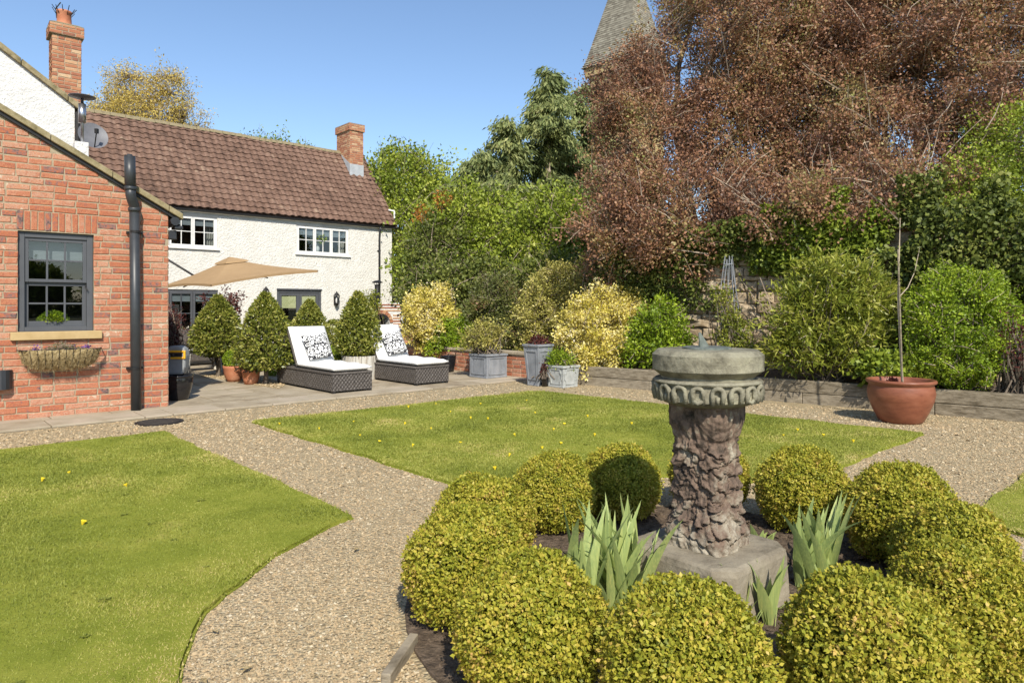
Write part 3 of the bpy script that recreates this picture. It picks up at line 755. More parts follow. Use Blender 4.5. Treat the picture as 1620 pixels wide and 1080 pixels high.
pz = np.array([BW.pt(bx0 + bw * a, bz1 + .022, rng.uniform(.10, .2)) for a in [.2, .22, .25, .18, .62, .64, .66, .78, .8, .82, .81, .83]])
for g_ in (pz[:4], pz[4:7], pz[7:]):
    g_ = np.repeat(g_, 5, 0); g_ = g_ + rng.normal(0, .012, g_.shape); quads('pansy_flowers', leafquads(g_, unit(len(g_)), rng.uniform(.02, .034, len(g_)), .9), MT['pansy'], hb)

# plant on the inner window sill
q = BW.at(88, 523); c = BW.pt(q[0], wz0 + .032, -.20)
t = thing('windowsill_plant', 'round green plant in a pale pot seen through the sash window', 'pot plant', c)
mb = MB(); mb.lathe(c, [(.055, 0), (.085, .02), (.10, .065), (.092, .065), (.08, .05)], 24); mb.build('pot', MT['leadpale'], t, smooth=True)
d = unit(1500); d[:, 2] = np.abs(d[:, 2]) * .9 - .1; pts = np.array(c) + np.array([0, 0, .09]) + d * np.array([.15, .15, .13]) * rng.uniform(.7, 1, (1500, 1))
quads('foliage', leafquads(pts, d + unit(1500) * .5, rng.uniform(.02, .035, 1500), .6), MT['bright'], t)

# ------------------------------------------------------------------ white gabled block behind it
Wc = P(118, 240, 12.6); Wc.z = 0
WW = PL(Wc, (.766, .643))
e0 = WW.at(121, 170); e1 = WW.at(0, 76); sl2 = (e1[1] - e0[1]) / (e1[0] - e0[0]); tz2 = lambda a: e0[1] + sl2 * a
wg = thing('white_gable_block', 'white roughcast gable rising behind the brick extension', 'house', Wc)
mb = MB(); wallgrid(mb, WW, [-5, -3.5, -2, -1, 0], [0, 3, 4.5, 5.5, 6.5, 8.5], [], 0, tz2)
mb.add([WW.pt(0, 0), WW.pt(0, 0, -8), WW.pt(0, tz2(0), -8), WW.pt(0, tz2(0), 0)], [(0, 1, 2, 3)]); mb.build('wall', MT['render_w'], wg)
mb = MB()
for a0 in np.arange(-5, .12, .7):
    a1 = min(a0 + .69, .17)
    mb.hexa([WW.pt(a0, tz2(a0), .07), WW.pt(a1, tz2(a1), .07), WW.pt(a1, tz2(a1), -7.5), WW.pt(a0, tz2(a0), -7.5), WW.pt(a0, tz2(a0) + .11, .08), WW.pt(a1, tz2(a1) + .11, .08), WW.pt(a1, tz2(a1) + .11, -7.5), WW.pt(a0, tz2(a0) + .11, -7.5)])
mb.build('roof', MT['verge'], wg, bevel=.01)
mb = MB(); mb.tube([WW.pt(.09, tz2(0) - .08, .07), WW.pt(.09, tz2(0) - .08, -6)], .06, 8); mb.tube([WW.pt(.05, tz2(0) - .1, .04), WW.pt(.05, 1, .04)], .05, 10); mb.build('gutter', MT['iron'], wg)

def chimney(name, label, c, d, sx, sy, z0, z1, capz, mat, depth_rows=True, lead=None):
    """square brick stack with an oversailing cap, c = centre on plan"""
    t = thing(name, label, 'chimney', Vector((c[0], c[1], z0)))
    d = Vector((d[0], d[1], 0)).normalized(); e = Vector((-d.y, d.x, 0)); c = Vector((c[0], c[1], 0))
    mb = MB(); core = MB()
    for (x, y, k0, k1) in ((sx, sy, z0, capz), (sx + .09, sy + .09, capz, z1)):
        core.box(c + Vector((0, 0, k0)), x, y, k1 - k0, d)
        for fd, L, O in ((d, x, y), (e, y, x), (-d, x, y), (-e, y, x)):
            n_ = Vector((fd.y, -fd.x, 0)); pl = PL(c + n_ * (O / 2) - fd * (L / 2), fd)
            bricks(mb, pl, 0, L, k0 + .005, k1 - .02, jit=.004)
    s = core.build('stack', MT['mortar'], t); mb.build('brickwork', mat, s)
    mb = MB(); mb.box(c + Vector((0, 0, z1)), sx + .1, sy + .1, .05, d, taper=.7); mb.build('flaunching', MT['mossy'], t)
    if lead:
        mb = MB(); zf = lead
        mb.hexa([c + d * (i * (sx / 2 + .012)) + e * (j * (sy / 2 + .012)) + Vector((0, 0, z0)) for i, j in ((-1, -1), (1, -1), (1, 1), (-1, 1))] + [c + d * (i * (sx / 2 + .012)) + e * (j * (sy / 2 + .012)) + Vector((0, 0, z0 + (zf if j < 0 else zf + .7))) for i, j in ((-1, -1), (1, -1), (1, 1), (-1, 1))])
        mb.build('flashing', MT['leadflash'], t)
    return t
c = P(103, 160, 14.2)
t = chimney('tall_chimney', 'tall slim red brick chimney with terracotta pot and spikes behind the white gable', c, WW.d, .50, .50, 4.6, P(100, 46, 14.2).z, P(100, 63, 14.2).z, MT['oldbrick'])
zc = P(100, 46, 14.2).z + .02
mb = MB(); mb.lathe((c.x - .02, c.y, zc), [(.15, 0), (.16, .05), (.135, .09), (.125, .28), (.14, .30), (.14, .34), (.11, .34)], 24); mb.build('chimney_pot', MT['terracotta'], t, smooth=True)
mb = MB(); q = Vector((c.x - .02, c.y, zc + .33))
for i in range(11):
    w = i * .571; a = q + Vector((math.cos(w) * .13, math.sin(w) * .13, -.08 + .05 * (i % 2))); mb.tube([a, a + Vector((math.cos(w) * .09, math.sin(w) * .09, .10 + .07 * random.random()))], .007, 5)
mb.tube([q + Vector((-.12, -.05, -.15)), q + Vector((-.13, -.06, .05)), q + Vector((-.06, -.02, .19))], .012, 5); mb.build('bird_spikes', MT['iron'], t)
# flue terminal on a small white plinth, and the dish
qb = P(128, 243, 10.8)
t = thing('flue_pipe', 'slim steel flue with flat disc cowl on a white block above the roof', 'flue', qb)
zz = lambda py: P(128, py, 10.8).z
mb = MB(); mb.box((qb.x, qb.y, zz(262)), .19, .19, zz(226) - zz(262), WW.d); mb.build('base', MT['render_w'], t, bevel=.01)
mb = MB(); mb.tube([(qb.x + .02, qb.y, zz(228)), (qb.x + .02, qb.y, zz(152))], .022, 10); mb.build('mast', MT['steel'], t, smooth=True)
mb = MB(); mb.tube([(qb.x + .02, qb.y, zz(195)), (qb.x + .02, qb.y, zz(165))], .055, 16); mb.build('sleeve', MT['steel'], t, smooth=True)
mb = MB(); mb.lathe((qb.x + .02, qb.y, zz(153)), [(.03, -.03), (.19, -.008), (.19, 0), (0, .02)], 28); mb.build('cowl', MT['dishgrey'], t, smooth=True)
qd = P(146, 217, 12.2)
t = thing('satellite_dish', 'dark grey satellite dish fixed beside the white gable', 'satellite dish', qd)
mb = MB(); ax = Vector((.62, -.6, .35)).normalized(); e1_ = ax.cross(Vector((0, 0, 1))).normalized(); e2_ = e1_.cross(ax)
vs = [qd]; fs = []
for k, (r, h) in enumerate(((.09, .008), (.17, .03), (.24, .06))):
    for i in range(24):
        w = 2 * math.pi * i / 24; vs.append(qd + e1_ * (r * math.cos(w)) + e2_ * (r * 1.08 * math.sin(w)) + ax * h)
for i in range(24):
    j = (i + 1) % 24; fs.append((0, 1 + i, 1 + j)); fs += [(1 + i, 25 + i, 25 + j, 1 + j), (25 + i, 49 + i, 49 + j, 25 + j)]
mb.add(vs, fs); mb.build('dish', MT['dishgrey'], t, smooth=True)
mb = MB(); mb.tube([qd - e2_ * .24 + ax * .05, qd + ax * .26 - e2_ * .05], .01, 6); mb.box(qd + ax * .25 - e2_ * .08, .05, .05, .08); mb.tube([qd, qd - ax * .12, WW.pt(0, qd.z - .05, -.4)], .018, 6); mb.build('arm', MT['iron'], t)
# ------------------------------------------------------------------ the cottage across the patio
EZ = 4.2
Fc = P(620, 361, F * (EZ - H) / (HZ - 361)); Fc.z = 0
CW = PL(Fc, UX)                                 # a = 0 at the right corner, negative to the left
LEFT = -12.5
cot = thing('cottage', 'long white roughcast cottage with brown pantile roof across the patio', 'house', Fc)
def rect(x0, x1, yt, yb):
    a0 = CW.at(x0, (yt + yb) / 2)[0]; a1 = CW.at(x1, (yt + yb) / 2)[0]; xm = (x0 + x1) / 2
    return [a0, a1, CW.at(xm, yb)[1], CW.at(xm, yt)[1]]
Wu1 = rect(269, 344, 341, 392); Wu1[0] -= .72      # three lights, the first hidden behind the brick corner
Wu2 = rect(469, 552, 359, 403)
Wl = rect(269, 345, 458, 533); Wl[0] -= .75
Dr = rect(438, 508.5, 459, 548); Dr[2] = .02
holes = [tuple(Wu1), tuple(Wu2), tuple(Wl), tuple(Dr)]
mb = MB(); wallgrid(mb, CW, [LEFT, 0], [-.05, EZ], holes, 0, None, .11)
dl = 4.6
mb.add([CW.pt(0, -.05, 0), CW.pt(0, -.05, -dl), CW.pt(0, EZ, -dl), CW.pt(0, EZ, 0)], [(0, 1, 2, 3)])
RB = 2.32                                        # ridge set back
# ridge height so that the ridge is seen where it stands in the photograph
def ridge_z():
    pl = PL(CW.pt(0, 0, -RB), UX); return (pl.at(400, 217)[1] + pl.at(200, 185)[1]) / 2
RZ = ridge_z()
mb.add([CW.pt(0, EZ, 0), CW.pt(0, EZ, -dl), CW.pt(0, RZ - .12, -RB)], [(0, 1, 2)])
cw = mb.build('wall', MT['render'], cot)
# gentle plinth-free wall; windows
def casement(r, n, cols, rows, m, sillm=None, bl=None, fw=.05, lw=.045, fo=-.03, hang='blind', curtain=False, name='window'):
    a0, a1, z0, z1 = r
    mb = MB(); ring(mb, CW, a0 + .003, a1 - .003, z0 + .003, z1 - .003, fw, fo - .07, fo)
    w = mb.build(name, m, cot, bevel=.004)
    la = a0 + fw; L = (a1 - a0 - 2 * fw) / n; gl = MB(); sb = MB(); bm = MB(); cu = MB()
    for i in range(n):
        b0, b1 = la + L * i + .006, la + L * (i + 1) - .006
        ring(sb, CW, b0, b1, z0 + fw + .002, z1 - fw - .002, lw, fo - .05, fo + .012)
        bars(sb, CW, b0 + lw, b1 - lw, z0 + fw + lw, z1 - fw - lw, cols, rows, .022, fo - .04, fo + .004)
        gl.add([CW.pt(b0 + .02, z0 + fw + .02, fo - .02), CW.pt(b1 - .02, z0 + fw + .02, fo - .02), CW.pt(b1 - .02, z1 - fw - .02, fo - .02), CW.pt(b0 + .02, z1 - fw - .02, fo - .02)], [(0, 1, 2, 3)])
        if bl: bm.wbox(CW, b0 + .03, b1 - .03, z0 + (z1 - z0) * (1 - bl), z1 - fw - .03, fo - .065, fo - .055)
    sb.build('casement', m, w, bevel=.003); gl.build('glass', MT['glass'], w)
    if bl: bm.build('blind', MT[hang], w)
    if curtain:
        for (b0, b1) in ((a0 + .05, a0 + .22), (a1 - .30, a1 - .05)):
            n_ = 14; vs = []
            for k in range(n_ + 1):
                b = b0 + (b1 - b0) * k / n_; o = fo - .22 + .025 * math.sin(k * 1.6)
                vs += [CW.pt(b, z0 + .03, o), CW.pt(b, z1 - .03, o)]
            cu = MB(); cu.add(vs, [(2 * k, 2 * k + 2, 2 * k + 3, 2 * k + 1) for k in range(n_)]); cu.build('curtain', MT['curtain'], w)

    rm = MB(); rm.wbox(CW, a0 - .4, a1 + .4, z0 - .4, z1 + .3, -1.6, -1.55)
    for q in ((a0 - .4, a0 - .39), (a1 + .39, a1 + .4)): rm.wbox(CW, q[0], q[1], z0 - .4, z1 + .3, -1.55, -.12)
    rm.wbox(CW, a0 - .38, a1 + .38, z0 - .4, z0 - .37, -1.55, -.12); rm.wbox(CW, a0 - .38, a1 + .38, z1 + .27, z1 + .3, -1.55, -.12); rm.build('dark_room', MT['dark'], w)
    if sillm:
        s = MB(); s.wbox(CW, a0 - .05, a1 + .05, z0 - .045, z0 - .001, -.08, .065); s.build('sill', sillm, w, bevel=.005)
    return w
casement(Wu1, 3, 2, 2, MT['white'], MT['white'], .30, curtain=True)
casement(Wu2, 3, 2, 2, MT['white'], MT['white'], .33, curtain=True)
casement(Wl, 3, 2, 2, MT['grey'], MT['grey'], .25, fw=.07, lw=.06)
# french doors
a0, a1, z0, z1 = Dr
mb = MB(); ring(mb, CW, a0 + .003, a1 - .003, z0, z1 - .003, .085, -.10, -.02, .05); mb.wbox(CW, a0 - .01, a1 + .01, z1 + .001, z1 + .05, -.02, .03)
df = mb.build('door_frame', MT['grey'], cot, bevel=.004)
mb = MB(); gl = MB(); bl = MB(); am = (a0 + a1) / 2
for b0, b1 in ((a0 + .09, am - .003), (am + .003, a1 - .09)):
    ring(mb, CW, b0, b1, .06, z1 - .09, .09, -.085, -.035, .25)
    gl.add([CW.pt(b0 + .08, .2, -.06), CW.pt(b1 - .08, .2, -.06), CW.pt(b1 - .08, z1 - .15, -.06), CW.pt(b0 + .08, z1 - .15, -.06)], [(0, 1, 2, 3)])
    bl.wbox(CW, b0 + .1, b1 - .1, z1 - .60, z1 - .185, -.078, -.07)
mb.build('door', MT['grey'], df, bevel=.004); gl.build('glass', MT['glass'], df); bl.build('blind', MT['greenblind'], df)
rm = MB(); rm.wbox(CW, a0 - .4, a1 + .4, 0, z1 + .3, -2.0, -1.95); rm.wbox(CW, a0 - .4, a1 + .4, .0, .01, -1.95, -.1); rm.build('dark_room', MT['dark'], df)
mb = MB(); mb.wbox(CW, am + .02, am + .05, .95, 1.1, -.035, .0); mb.wbox(CW, am + .02, am + .14, 1.02, 1.04, .001, .02); mb.build('handle', MT['steel'], df)
# vase and flowers seen in the upper window
q = CW.at(507, 398); c = CW.pt(q[0], Wu2[2] + .06, -.28)
t = thing('windowsill_vase', 'white vase of yellow green flowers in the upper casement window', 'vase', c)
mb = MB(); mb.lathe(c, [(.05, 0), (.09, .08), (.10, .2), (.07, .30), (.085, .34)], 20); mb.build('vase', MT['cushion'], t, smooth=True)
d = unit(420); pts = np.array(c) + np.array([0, 0, .52]) + d * np.array([.3, .25, .2]); quads('flowers', leafquads(pts, d + unit(420), rng.uniform(.05, .09, 420), .6), MT['bright'], t)
ss = np.repeat(np.array([c]) + np.array([0, 0, .3]), 12, 0); quads('stems', twigs(ss, pts[:12], .006, .004), MT['green'], t)

# pantile roof
def pantiles(a0, a1, zlo, zhi, olo, ohi, ncol, nrow):
    mb = MB(); L = math.hypot(zhi - zlo, ohi - olo); su = Vector((0, 0, 0))
    lo = CW.pt(0, zlo, olo); hi = CW.pt(0, zhi, ohi); sv = (hi - lo).normalized(); nv_ = CW.d.cross(sv).normalized()
    if nv_.z < 0: nv_ = -nv_
    w = (a1 - a0) / ncol; h = L / nrow; K = 8
    wave = [.0, .022, .034, .033, .021, .006, -.004, -.005, 0.0]
    for j in range(nrow):
        tl = .022
        for i in range(ncol):
            r = min(1, max(0, random.gauss(.5, .17) + .12 * math.sin(i * .21 + j * .4)))
            dz = random.uniform(-.006, .006); vs = []; sk = random.uniform(-.008, .008)
            for k in range(K + 1):
                a = a0 + w * (i + k / K); hh = wave[k]
                b = CW.pt(a, zlo, olo) - CW.pt(0, zlo, olo)
                p0 = lo + b + sv * (h * j - .02 + sk); p1 = lo + b + sv * (h * (j + 1) + .02)
                vs += [p0 + nv_ * (hh + .0 + dz - .012 + tl - .022), p0 + nv_ * (hh + tl + dz + .012), p1 + nv_ * (hh + dz)]
            mb.add(vs, [(3 * k, 3 * k + 3, 3 * k + 4, 3 * k + 1) for k in range(K)] + [(3 * k + 1, 3 * k + 4, 3 * k + 5, 3 * k + 2) for k in range(K)], r)
    return mb
ov = .09                                         # eave overhang
pitch = (RZ - EZ) / RB
rl = LEFT - .1; rr = .16
mb = pantiles(rl, rr, EZ + .10, RZ, ov, -RB, 52, 16)
rf = mb.build('roof', MT['tile'], cot, smooth=False)
mb = MB(); zl = EZ + .10
mb.add([CW.pt(rl, zl - .05, ov - .02), CW.pt(rr - .02, zl - .05, ov - .02), CW.pt(rr - .02, RZ - .05, -RB), CW.pt(rl, RZ - .05, -RB), CW.pt(rr - .02, EZ - .2, -2 * RB - .1), CW.pt(rl, EZ - .2, -2 * RB - .1)], [(0, 1, 2, 3), (3, 2, 4, 5)]); mb.build('underlay', MT['tile'], rf)
mb = MB()
n = 30
for i in range(n):
    b0 = rl + (rr - rl) * i / n; b1 = rl + (rr - rl) * (i + 1) / n - .012; dz = random.uniform(-.012, .012)
    sec = [(-.13, -.08), (-.09, .01), (0, .055), (.09, .01), (.13, -.08)]
    vs = [CW.pt(b, RZ + z + dz, -RB + o) for b in (b0, b1) for o, z in sec]; mb.add(vs, [(k, k + 1, k + 6, k + 5) for k in range(4)] + [(4, 3, 2, 1, 0), (5, 6, 7, 8, 9)])
mb.build('ridge', MT['mossy'], rf)
mb = MB()                                        # mortared verge at the right gable
for (p, q) in (((EZ + .06, ov), (RZ - .02, -RB)), ((RZ - .02, -RB), (EZ - .2, -2 * RB - .1))):
    mb.hexa([CW.pt(rr - .05, p[0] - .07, p[1]), CW.pt(rr + .012, p[0] - .07, p[1]), CW.pt(rr + .012, q[0] - .07, q[1]), CW.pt(rr - .05, q[0] - .07, q[1]), CW.pt(rr - .05, p[0] + .02, p[1]), CW.pt(rr + .012, p[0] + .02, p[1]), CW.pt(rr + .012, q[0] + .02, q[1]), CW.pt(rr - .05, q[0] + .02, q[1])])
mb.build('verge', MT['mossy'], rf)
# gutter, fascia, downpipe
mb = MB(); gz = zl - .08
sec = [(.055 * math.cos(w), .055 * math.sin(w)) for w in [math.pi + math.pi * k / 8 for k in range(9)]]
vs = [CW.pt(a, gz + z, ov + .03 + o) for a in (rl, rr + .03) for o, z in sec]; mb.add(vs, [(k, k + 1, k + 10, k + 9) for k in range(8)] + [tuple(range(9)), tuple(range(17, 8, -1))])
gt = mb.build('gutter', MT['black'], cot)
mb = MB(); mb.wbox(CW, rl, rr, gz - .03, gz + .06, .0, .03); mb.build('fascia', MT['black'], cot)
mb = MB(); da = CW.at(599, 430)[0]
mb.tube([CW.pt(da, gz - .04, ov + .03), CW.pt(da, gz - .14, ov), CW.pt(da, gz - .34, .07), CW.pt(da, gz - .45, .06), CW.pt(da, .05, .06)], .038, 10); mb.build('downpipe', MT['black'], cot, smooth=True)
for z in (1.0, 2.2, 3.3):
    mb = MB(); mb.lathe(CW.pt(da, z, .06), [(.046, 0), (.046, .05)], 12); mb.wbox(CW, da - .06, da + .06, z, z + .05, .001, .03); mb.build('pipe_clip', MT['black'], cot)
mb = MB(); q = P(620, 338, Fc.y + .3); mb.bar(q + Vector((-.12, 0, .14)), q + Vector((.10, -.02, .10)), .05, .05); mb.bar(q + Vector((.10, -.02, .12)), q + Vector((.10, -.02, -.18)), .05, .05); mb.build('verge_bracket', MT['white'], cot)
# ridge chimney
cc = CW.pt(-.62, 0, -RB + .30)
pl = PL(CW.pt(0, 0, -RB + .30), UX)
ctop = pl.at(549, 198)[1]; ccap = pl.at(549, 211)[1]
chimney('ridge_chimney', 'short wide brick chimney with lead flashing at the cottage roof end', cc, UX, .57, 1.03, pl.at(549, 268)[1] - .75, ctop - .04, ccap, MT['oldbrick'], lead=.75 + .12)
# lanterns
def lantern(px, py, label):
    a, z = CW.at(px, py); c = CW.pt(a, z, .14)
    t = thing('wall_lantern', label, 'lantern', c, 'lanterns on the cottage wall')
    mb = MB(); mb.lathe(c, [(.035, -.25), (.05, -.2), (.075, -.16)], 6); mb.lathe(c, [(.115, .12), (.06, .2), (.02, .235), (.012, .27)], 6)
    for k in range(6):
        w = k * math.pi / 3; mb.bar(c + Vector((.07 * math.cos(w), .07 * math.sin(w), -.17)), c + Vector((.105 * math.cos(w), .105 * math.sin(w), .13)), .014, .014)
    mb.wbox(CW, a - .04, a + .04, z - .2, z + .05, .0, .02); mb.tube([CW.pt(a, z - .15, .02), CW.pt(a, z - .24, .07), CW.pt(a, z - .22, .14)], .014, 6); mb.build('frame', MT['iron'], t)
    mb = MB(); mb.lathe(c, [(.066, -.155), (.098, .118)], 6); mb.build('glass', glass('lantern_glass', (.9, .9, .9), .5), t)
    mb = MB(); mb.lathe(c, [(.03, -.13), (.04, -.05), (.03, .02), (0, .05)], 10); mb.build('bulb', MT['cushion'], t)
lantern(529.5, 473, 'black lantern on white wall right of the french doors')
lantern(418, 466, 'black lantern on white wall above the largest bay, left of the doors')

# ------------------------------------------------------------------ foliage builders
def blobpts(blobs, ncl, inner=.5, gap=None, face=True, lump=.2, lf=2.4):
    w = np.array([(b[1][0] * b[1][1] * b[1][2]) ** (2 / 3) * (b[2] if len(b) > 2 else 1) for b in blobs]); w /= w.sum()
    bi = rng.choice(len(blobs), int(ncl * 2.2), p=w)
    c = np.array([b[0] for b in blobs])[bi]; rd = np.array([b[1] for b in blobs])[bi]
    d = unit(len(bi)); r = inner + (1 - inner) * rng.random(len(bi)) ** .55
    r *= 1 + lump * snoise(d + bi[:, None] * 1.7, lf, 7)
    p = c + d * rd * r[:, None]; ok = p[:, 2] > .05
    if face:
        back = (d @ np.array([0, -1, .15])) < -.25; ok &= ~(back & (rng.random(len(bi)) < .6))
    if gap: ok &= snoise(p, gap[0], 9) > gap[1]
    idx = np.nonzero(ok)[0][:ncl]
    return p[idx], d[idx], bi[idx]
def sprays(p, d, bi, K, ss):
    """every cluster becomes a leafy spray: K smaller clusters strung out along a shoot"""
    n = len(p); ii = np.repeat(np.arange(n), K)
    sh = nrm(d * .7 + unit(n) * .8 + np.array([0, 0, .25])); k = rng.uniform(-1, 1, len(ii))
    L = (ss * rng.uniform(.6, 1.5, n))[ii]
    q = p[ii] + sh[ii] * (k * L)[:, None] + rng.normal(size=(len(ii), 3)) * (L * .33)[:, None]
    return q, d[ii], bi[ii], np.stack([p - sh * (ss * 1.6), p + sh * (ss * 1.7)], 1)
def crown(name, t, mat, blobs, ncl, per, spread, size, asp, inner=.5, gap=None, lump=.2, lf=2.4, droop=0.0, outw=.5, fold=.12, face=True, flatz=1.0, rshift=None, sup=None):
    shoots = None
    if sup:
        p, d, bi = blobpts(blobs, ncl // sup[0], inner, gap, face, lump, lf)
        tone0 = np.repeat(rng.normal(0, .13, len(p)), sup[0])
        p, d, bi, shoots = sprays(p, d, bi, sup[0], sup[1])
        if len(sup) > 2:
            quads('shoots', twigs(shoots[:, 0], shoots[:, 1], sup[2], sup[2] * .35, 0, 3), MT['twig'], t)
    else:
        p, d, bi = blobpts(blobs, ncl, inner, gap, face, lump, lf)
    k = rng.poisson(per, len(p)).clip(1); ii = np.repeat(np.arange(len(p)), k)
    g = rng.normal(size=(len(ii), 3)) * spread; g[:, 2] *= flatz
    pts = p[ii] + g; ax = nrm(d[ii] * outw + unit(len(ii)) + nrm(g) * .5 + np.array([0, 0, -droop]))
    tone = rng.normal(0, .14, len(p))[ii] + (tone0[ii] if sup else 0)
    rn = np.clip(rng.random(len(ii)) * .8 + .1 + tone, 0, 1)
    sz = size * rng.uniform(.65, 1.3, len(ii))
    o = quads(name, leafquads(pts, ax, sz, asp, fold), mat, t, rnd=rn)
    return p, d, bi
def limbs(t, mat, base, trunk, blobs, tips, r0, ntw=400, rt=.012, fork=None, name='trunk', seg=3):
    """trunk polyline, limbs to every blob, twigs from the limbs to leaf clusters - one woody mesh"""
    mb = MB(); n = len(trunk); rad = [r0 * (1 - .45 * i / (n - 1)) for i in range(n)]
    rad[0] *= 1.3
    mb.tube(trunk, rad, 9)
    nodes = [np.array(q) for q in trunk[1:]]
    top = Vector(trunk[-1])
    for b in blobs:
        c = Vector(b[0]); st_ = Vector(trunk[-1 if n < 3 else random.randint(n // 2, n - 1)])
        pts = []
        bend = Vector((random.uniform(-1, 1), random.uniform(-1, 1), random.uniform(-.2, .8))) * (c - st_).length * .14
        for i in range(6):
            k = i / 5; pts.append(st_ + (c - st_) * k + bend * math.sin(k * math.pi))
        mb.tube(pts, [r0 * .5 * (1 - .75 * i / 5) for i in range(6)], 6)
        nodes += [np.array(q) for q in pts[1:]]
    me = mb
    A = np.array(nodes)
    V = None
    if ntw and len(tips):
        sel = rng.choice(len(tips), min(ntw, len(tips)), replace=False); tp = tips[sel]
        dist = ((tp[:, None, :] - A[None]) ** 2).sum(2); st_ = A[dist.argmin(1)]
        V = twigs(st_, tp, rt, rt * .3, .05, seg)
        m2 = st_ + (tp - st_) * rng.uniform(.4, .9, (len(tp), 1)); V2 = twigs(m2, m2 + unit(len(tp)) * np.linalg.norm(tp - st_, axis=1)[:, None] * .45, rt * .5, rt * .2, .05, 2)
        V = np.concatenate([V, V2], 0)
    # merge the batch into the builder
    if V is not None:
        b = len(me.v); flat = V.reshape(-1, 3); me.v += [tuple(x) for x in flat.tolist()]
        me.f += [(b + 4 * i, b + 4 * i + 1, b + 4 * i + 2, b + 4 * i + 3) for i in range(len(V))]; me.r += rng.random(len(V)).tolist()
    return me.build(name, mat, t)
def shrub(name, label, cat, base, blobs, mat, ncl, per, spread, size, asp, group=None, wood=True, **kw):
    t = thing(name, label, cat, base, group)
    if ncl > 400: kw.setdefault('sup', (7, spread * 2.0, .006)); kw['lump'] = kw.get('lump', .2) + .06; spread *= .7
    p, d, bi = crown('foliage', t, MT[mat] if isinstance(mat, str) else mat, blobs, ncl, per, spread, size, asp, **kw)
    if wood:
        mb = MB(); b = Vector(base); A = np.array([b]) + np.zeros((min(160, len(p)), 3)); sel = rng.choice(len(p), len(A), replace=False)
        A += np.concatenate([rng.normal(0, .08, (len(A), 2)), np.zeros((len(A), 1))], 1)
        quads('stems', twigs(A, p[sel], .012, .003, 0, 4), MT['bark'], t)
    return t

# ------------------------------------------------------------------ trees behind
def blob(px, py, Y, rx, rz, ry=None, w=1.0):
    """an ellipsoid of foliage centred behind picture point (px, py) at distance Y; radii in metres"""
    return (tuple(P(px, py, Y)), (rx, ry or rx, rz), w)

# purple-leaved plums behind the garden wall
def plum(label, bx, Y, blobs, ncl, seed_gap, r0, fork_h):
    b = Vector(((bx - 810) / F * Y, Y, 0)); t = thing('plum_tree', label, 'tree', b, 'purple leaved plum trees behind the wall')
    p, d, bi = crown('crown', t, MT['plum'], blobs, ncl, 14, .085, .054, .62, inner=.5, gap=seed_gap, lump=.26, outw=.3, sup=(16, .25, .012))
    tr = [b, b + Vector((.1, 0, fork_h * .5)), b + Vector((-.05, .1, fork_h))]
    limbs(t, MT['twig'], b, tr, blobs, p, r0, 2600, .011)
    return t
plum('large coppery purple plum tree in front of the spire', 1130, 14.2,
     [blob(1150, 60, 14.0, 2.0, 1.7), blob(1030, 215, 13.4, 1.25, 1.3), blob(1180, 220, 13.6, 1.6, 1.5), blob(1080, 330, 12.6, 1.5, 1.0), blob(990, 370, 12.5, .95, .75), blob(1060, 385, 11.9, .75, .55),
      blob(1240, 90, 14.4, 1.7, 1.6), blob(1250, 300, 12.8, 1.5, 1.2), blob(1140, -70, 14.6, 1.8, 1.3), blob(965, 280, 13.4, .55, .7), blob(1200, 370, 12.2, 1.1, .65), blob(972, 168, 13.3, .72, .68), blob(1012, 105, 13.6, .5, .55), blob(1220, 345, 11.3, .9, .5), blob(1300, 325, 10.9, 1.0, .6), blob(1290, 190, 13.4, 1.5, 1.4), blob(1115, 150, 13.6, 1.3, 1.1)],
     17000, (1.3, -.55), .20, 1.9)
plum('coppery purple plum tree towards the right edge with blue sky gaps', 1450, 12.8,
     [blob(1420, 60, 12.6, 1.8, 1.5), blob(1540, 110, 12.2, 1.6, 1.4), blob(1350, 180, 12.6, 1.3, 1.3), blob(1460, 240, 12.0, 1.5, 1.2), blob(1370, 330, 11.8, 1.2, .9), blob(1640, 60, 12.4, 1.5, 1.5),
      blob(1480, -70, 13.0, 2.0, 1.3), blob(1330, 20, 13.2, 1.4, 1.4), blob(1570, 210, 12.2, 1.0, .8), blob(1690, 180, 12.6, 1.4, 1.3), blob(1410, 385, 11.3, .8, .4), blob(1310, 380, 11.6, .8, .6), blob(1390, 320, 10.4, .8, .55), blob(1460, 300, 10.6, .7, .5)],
     14000, (1.35, -.5), .19, 2.0)
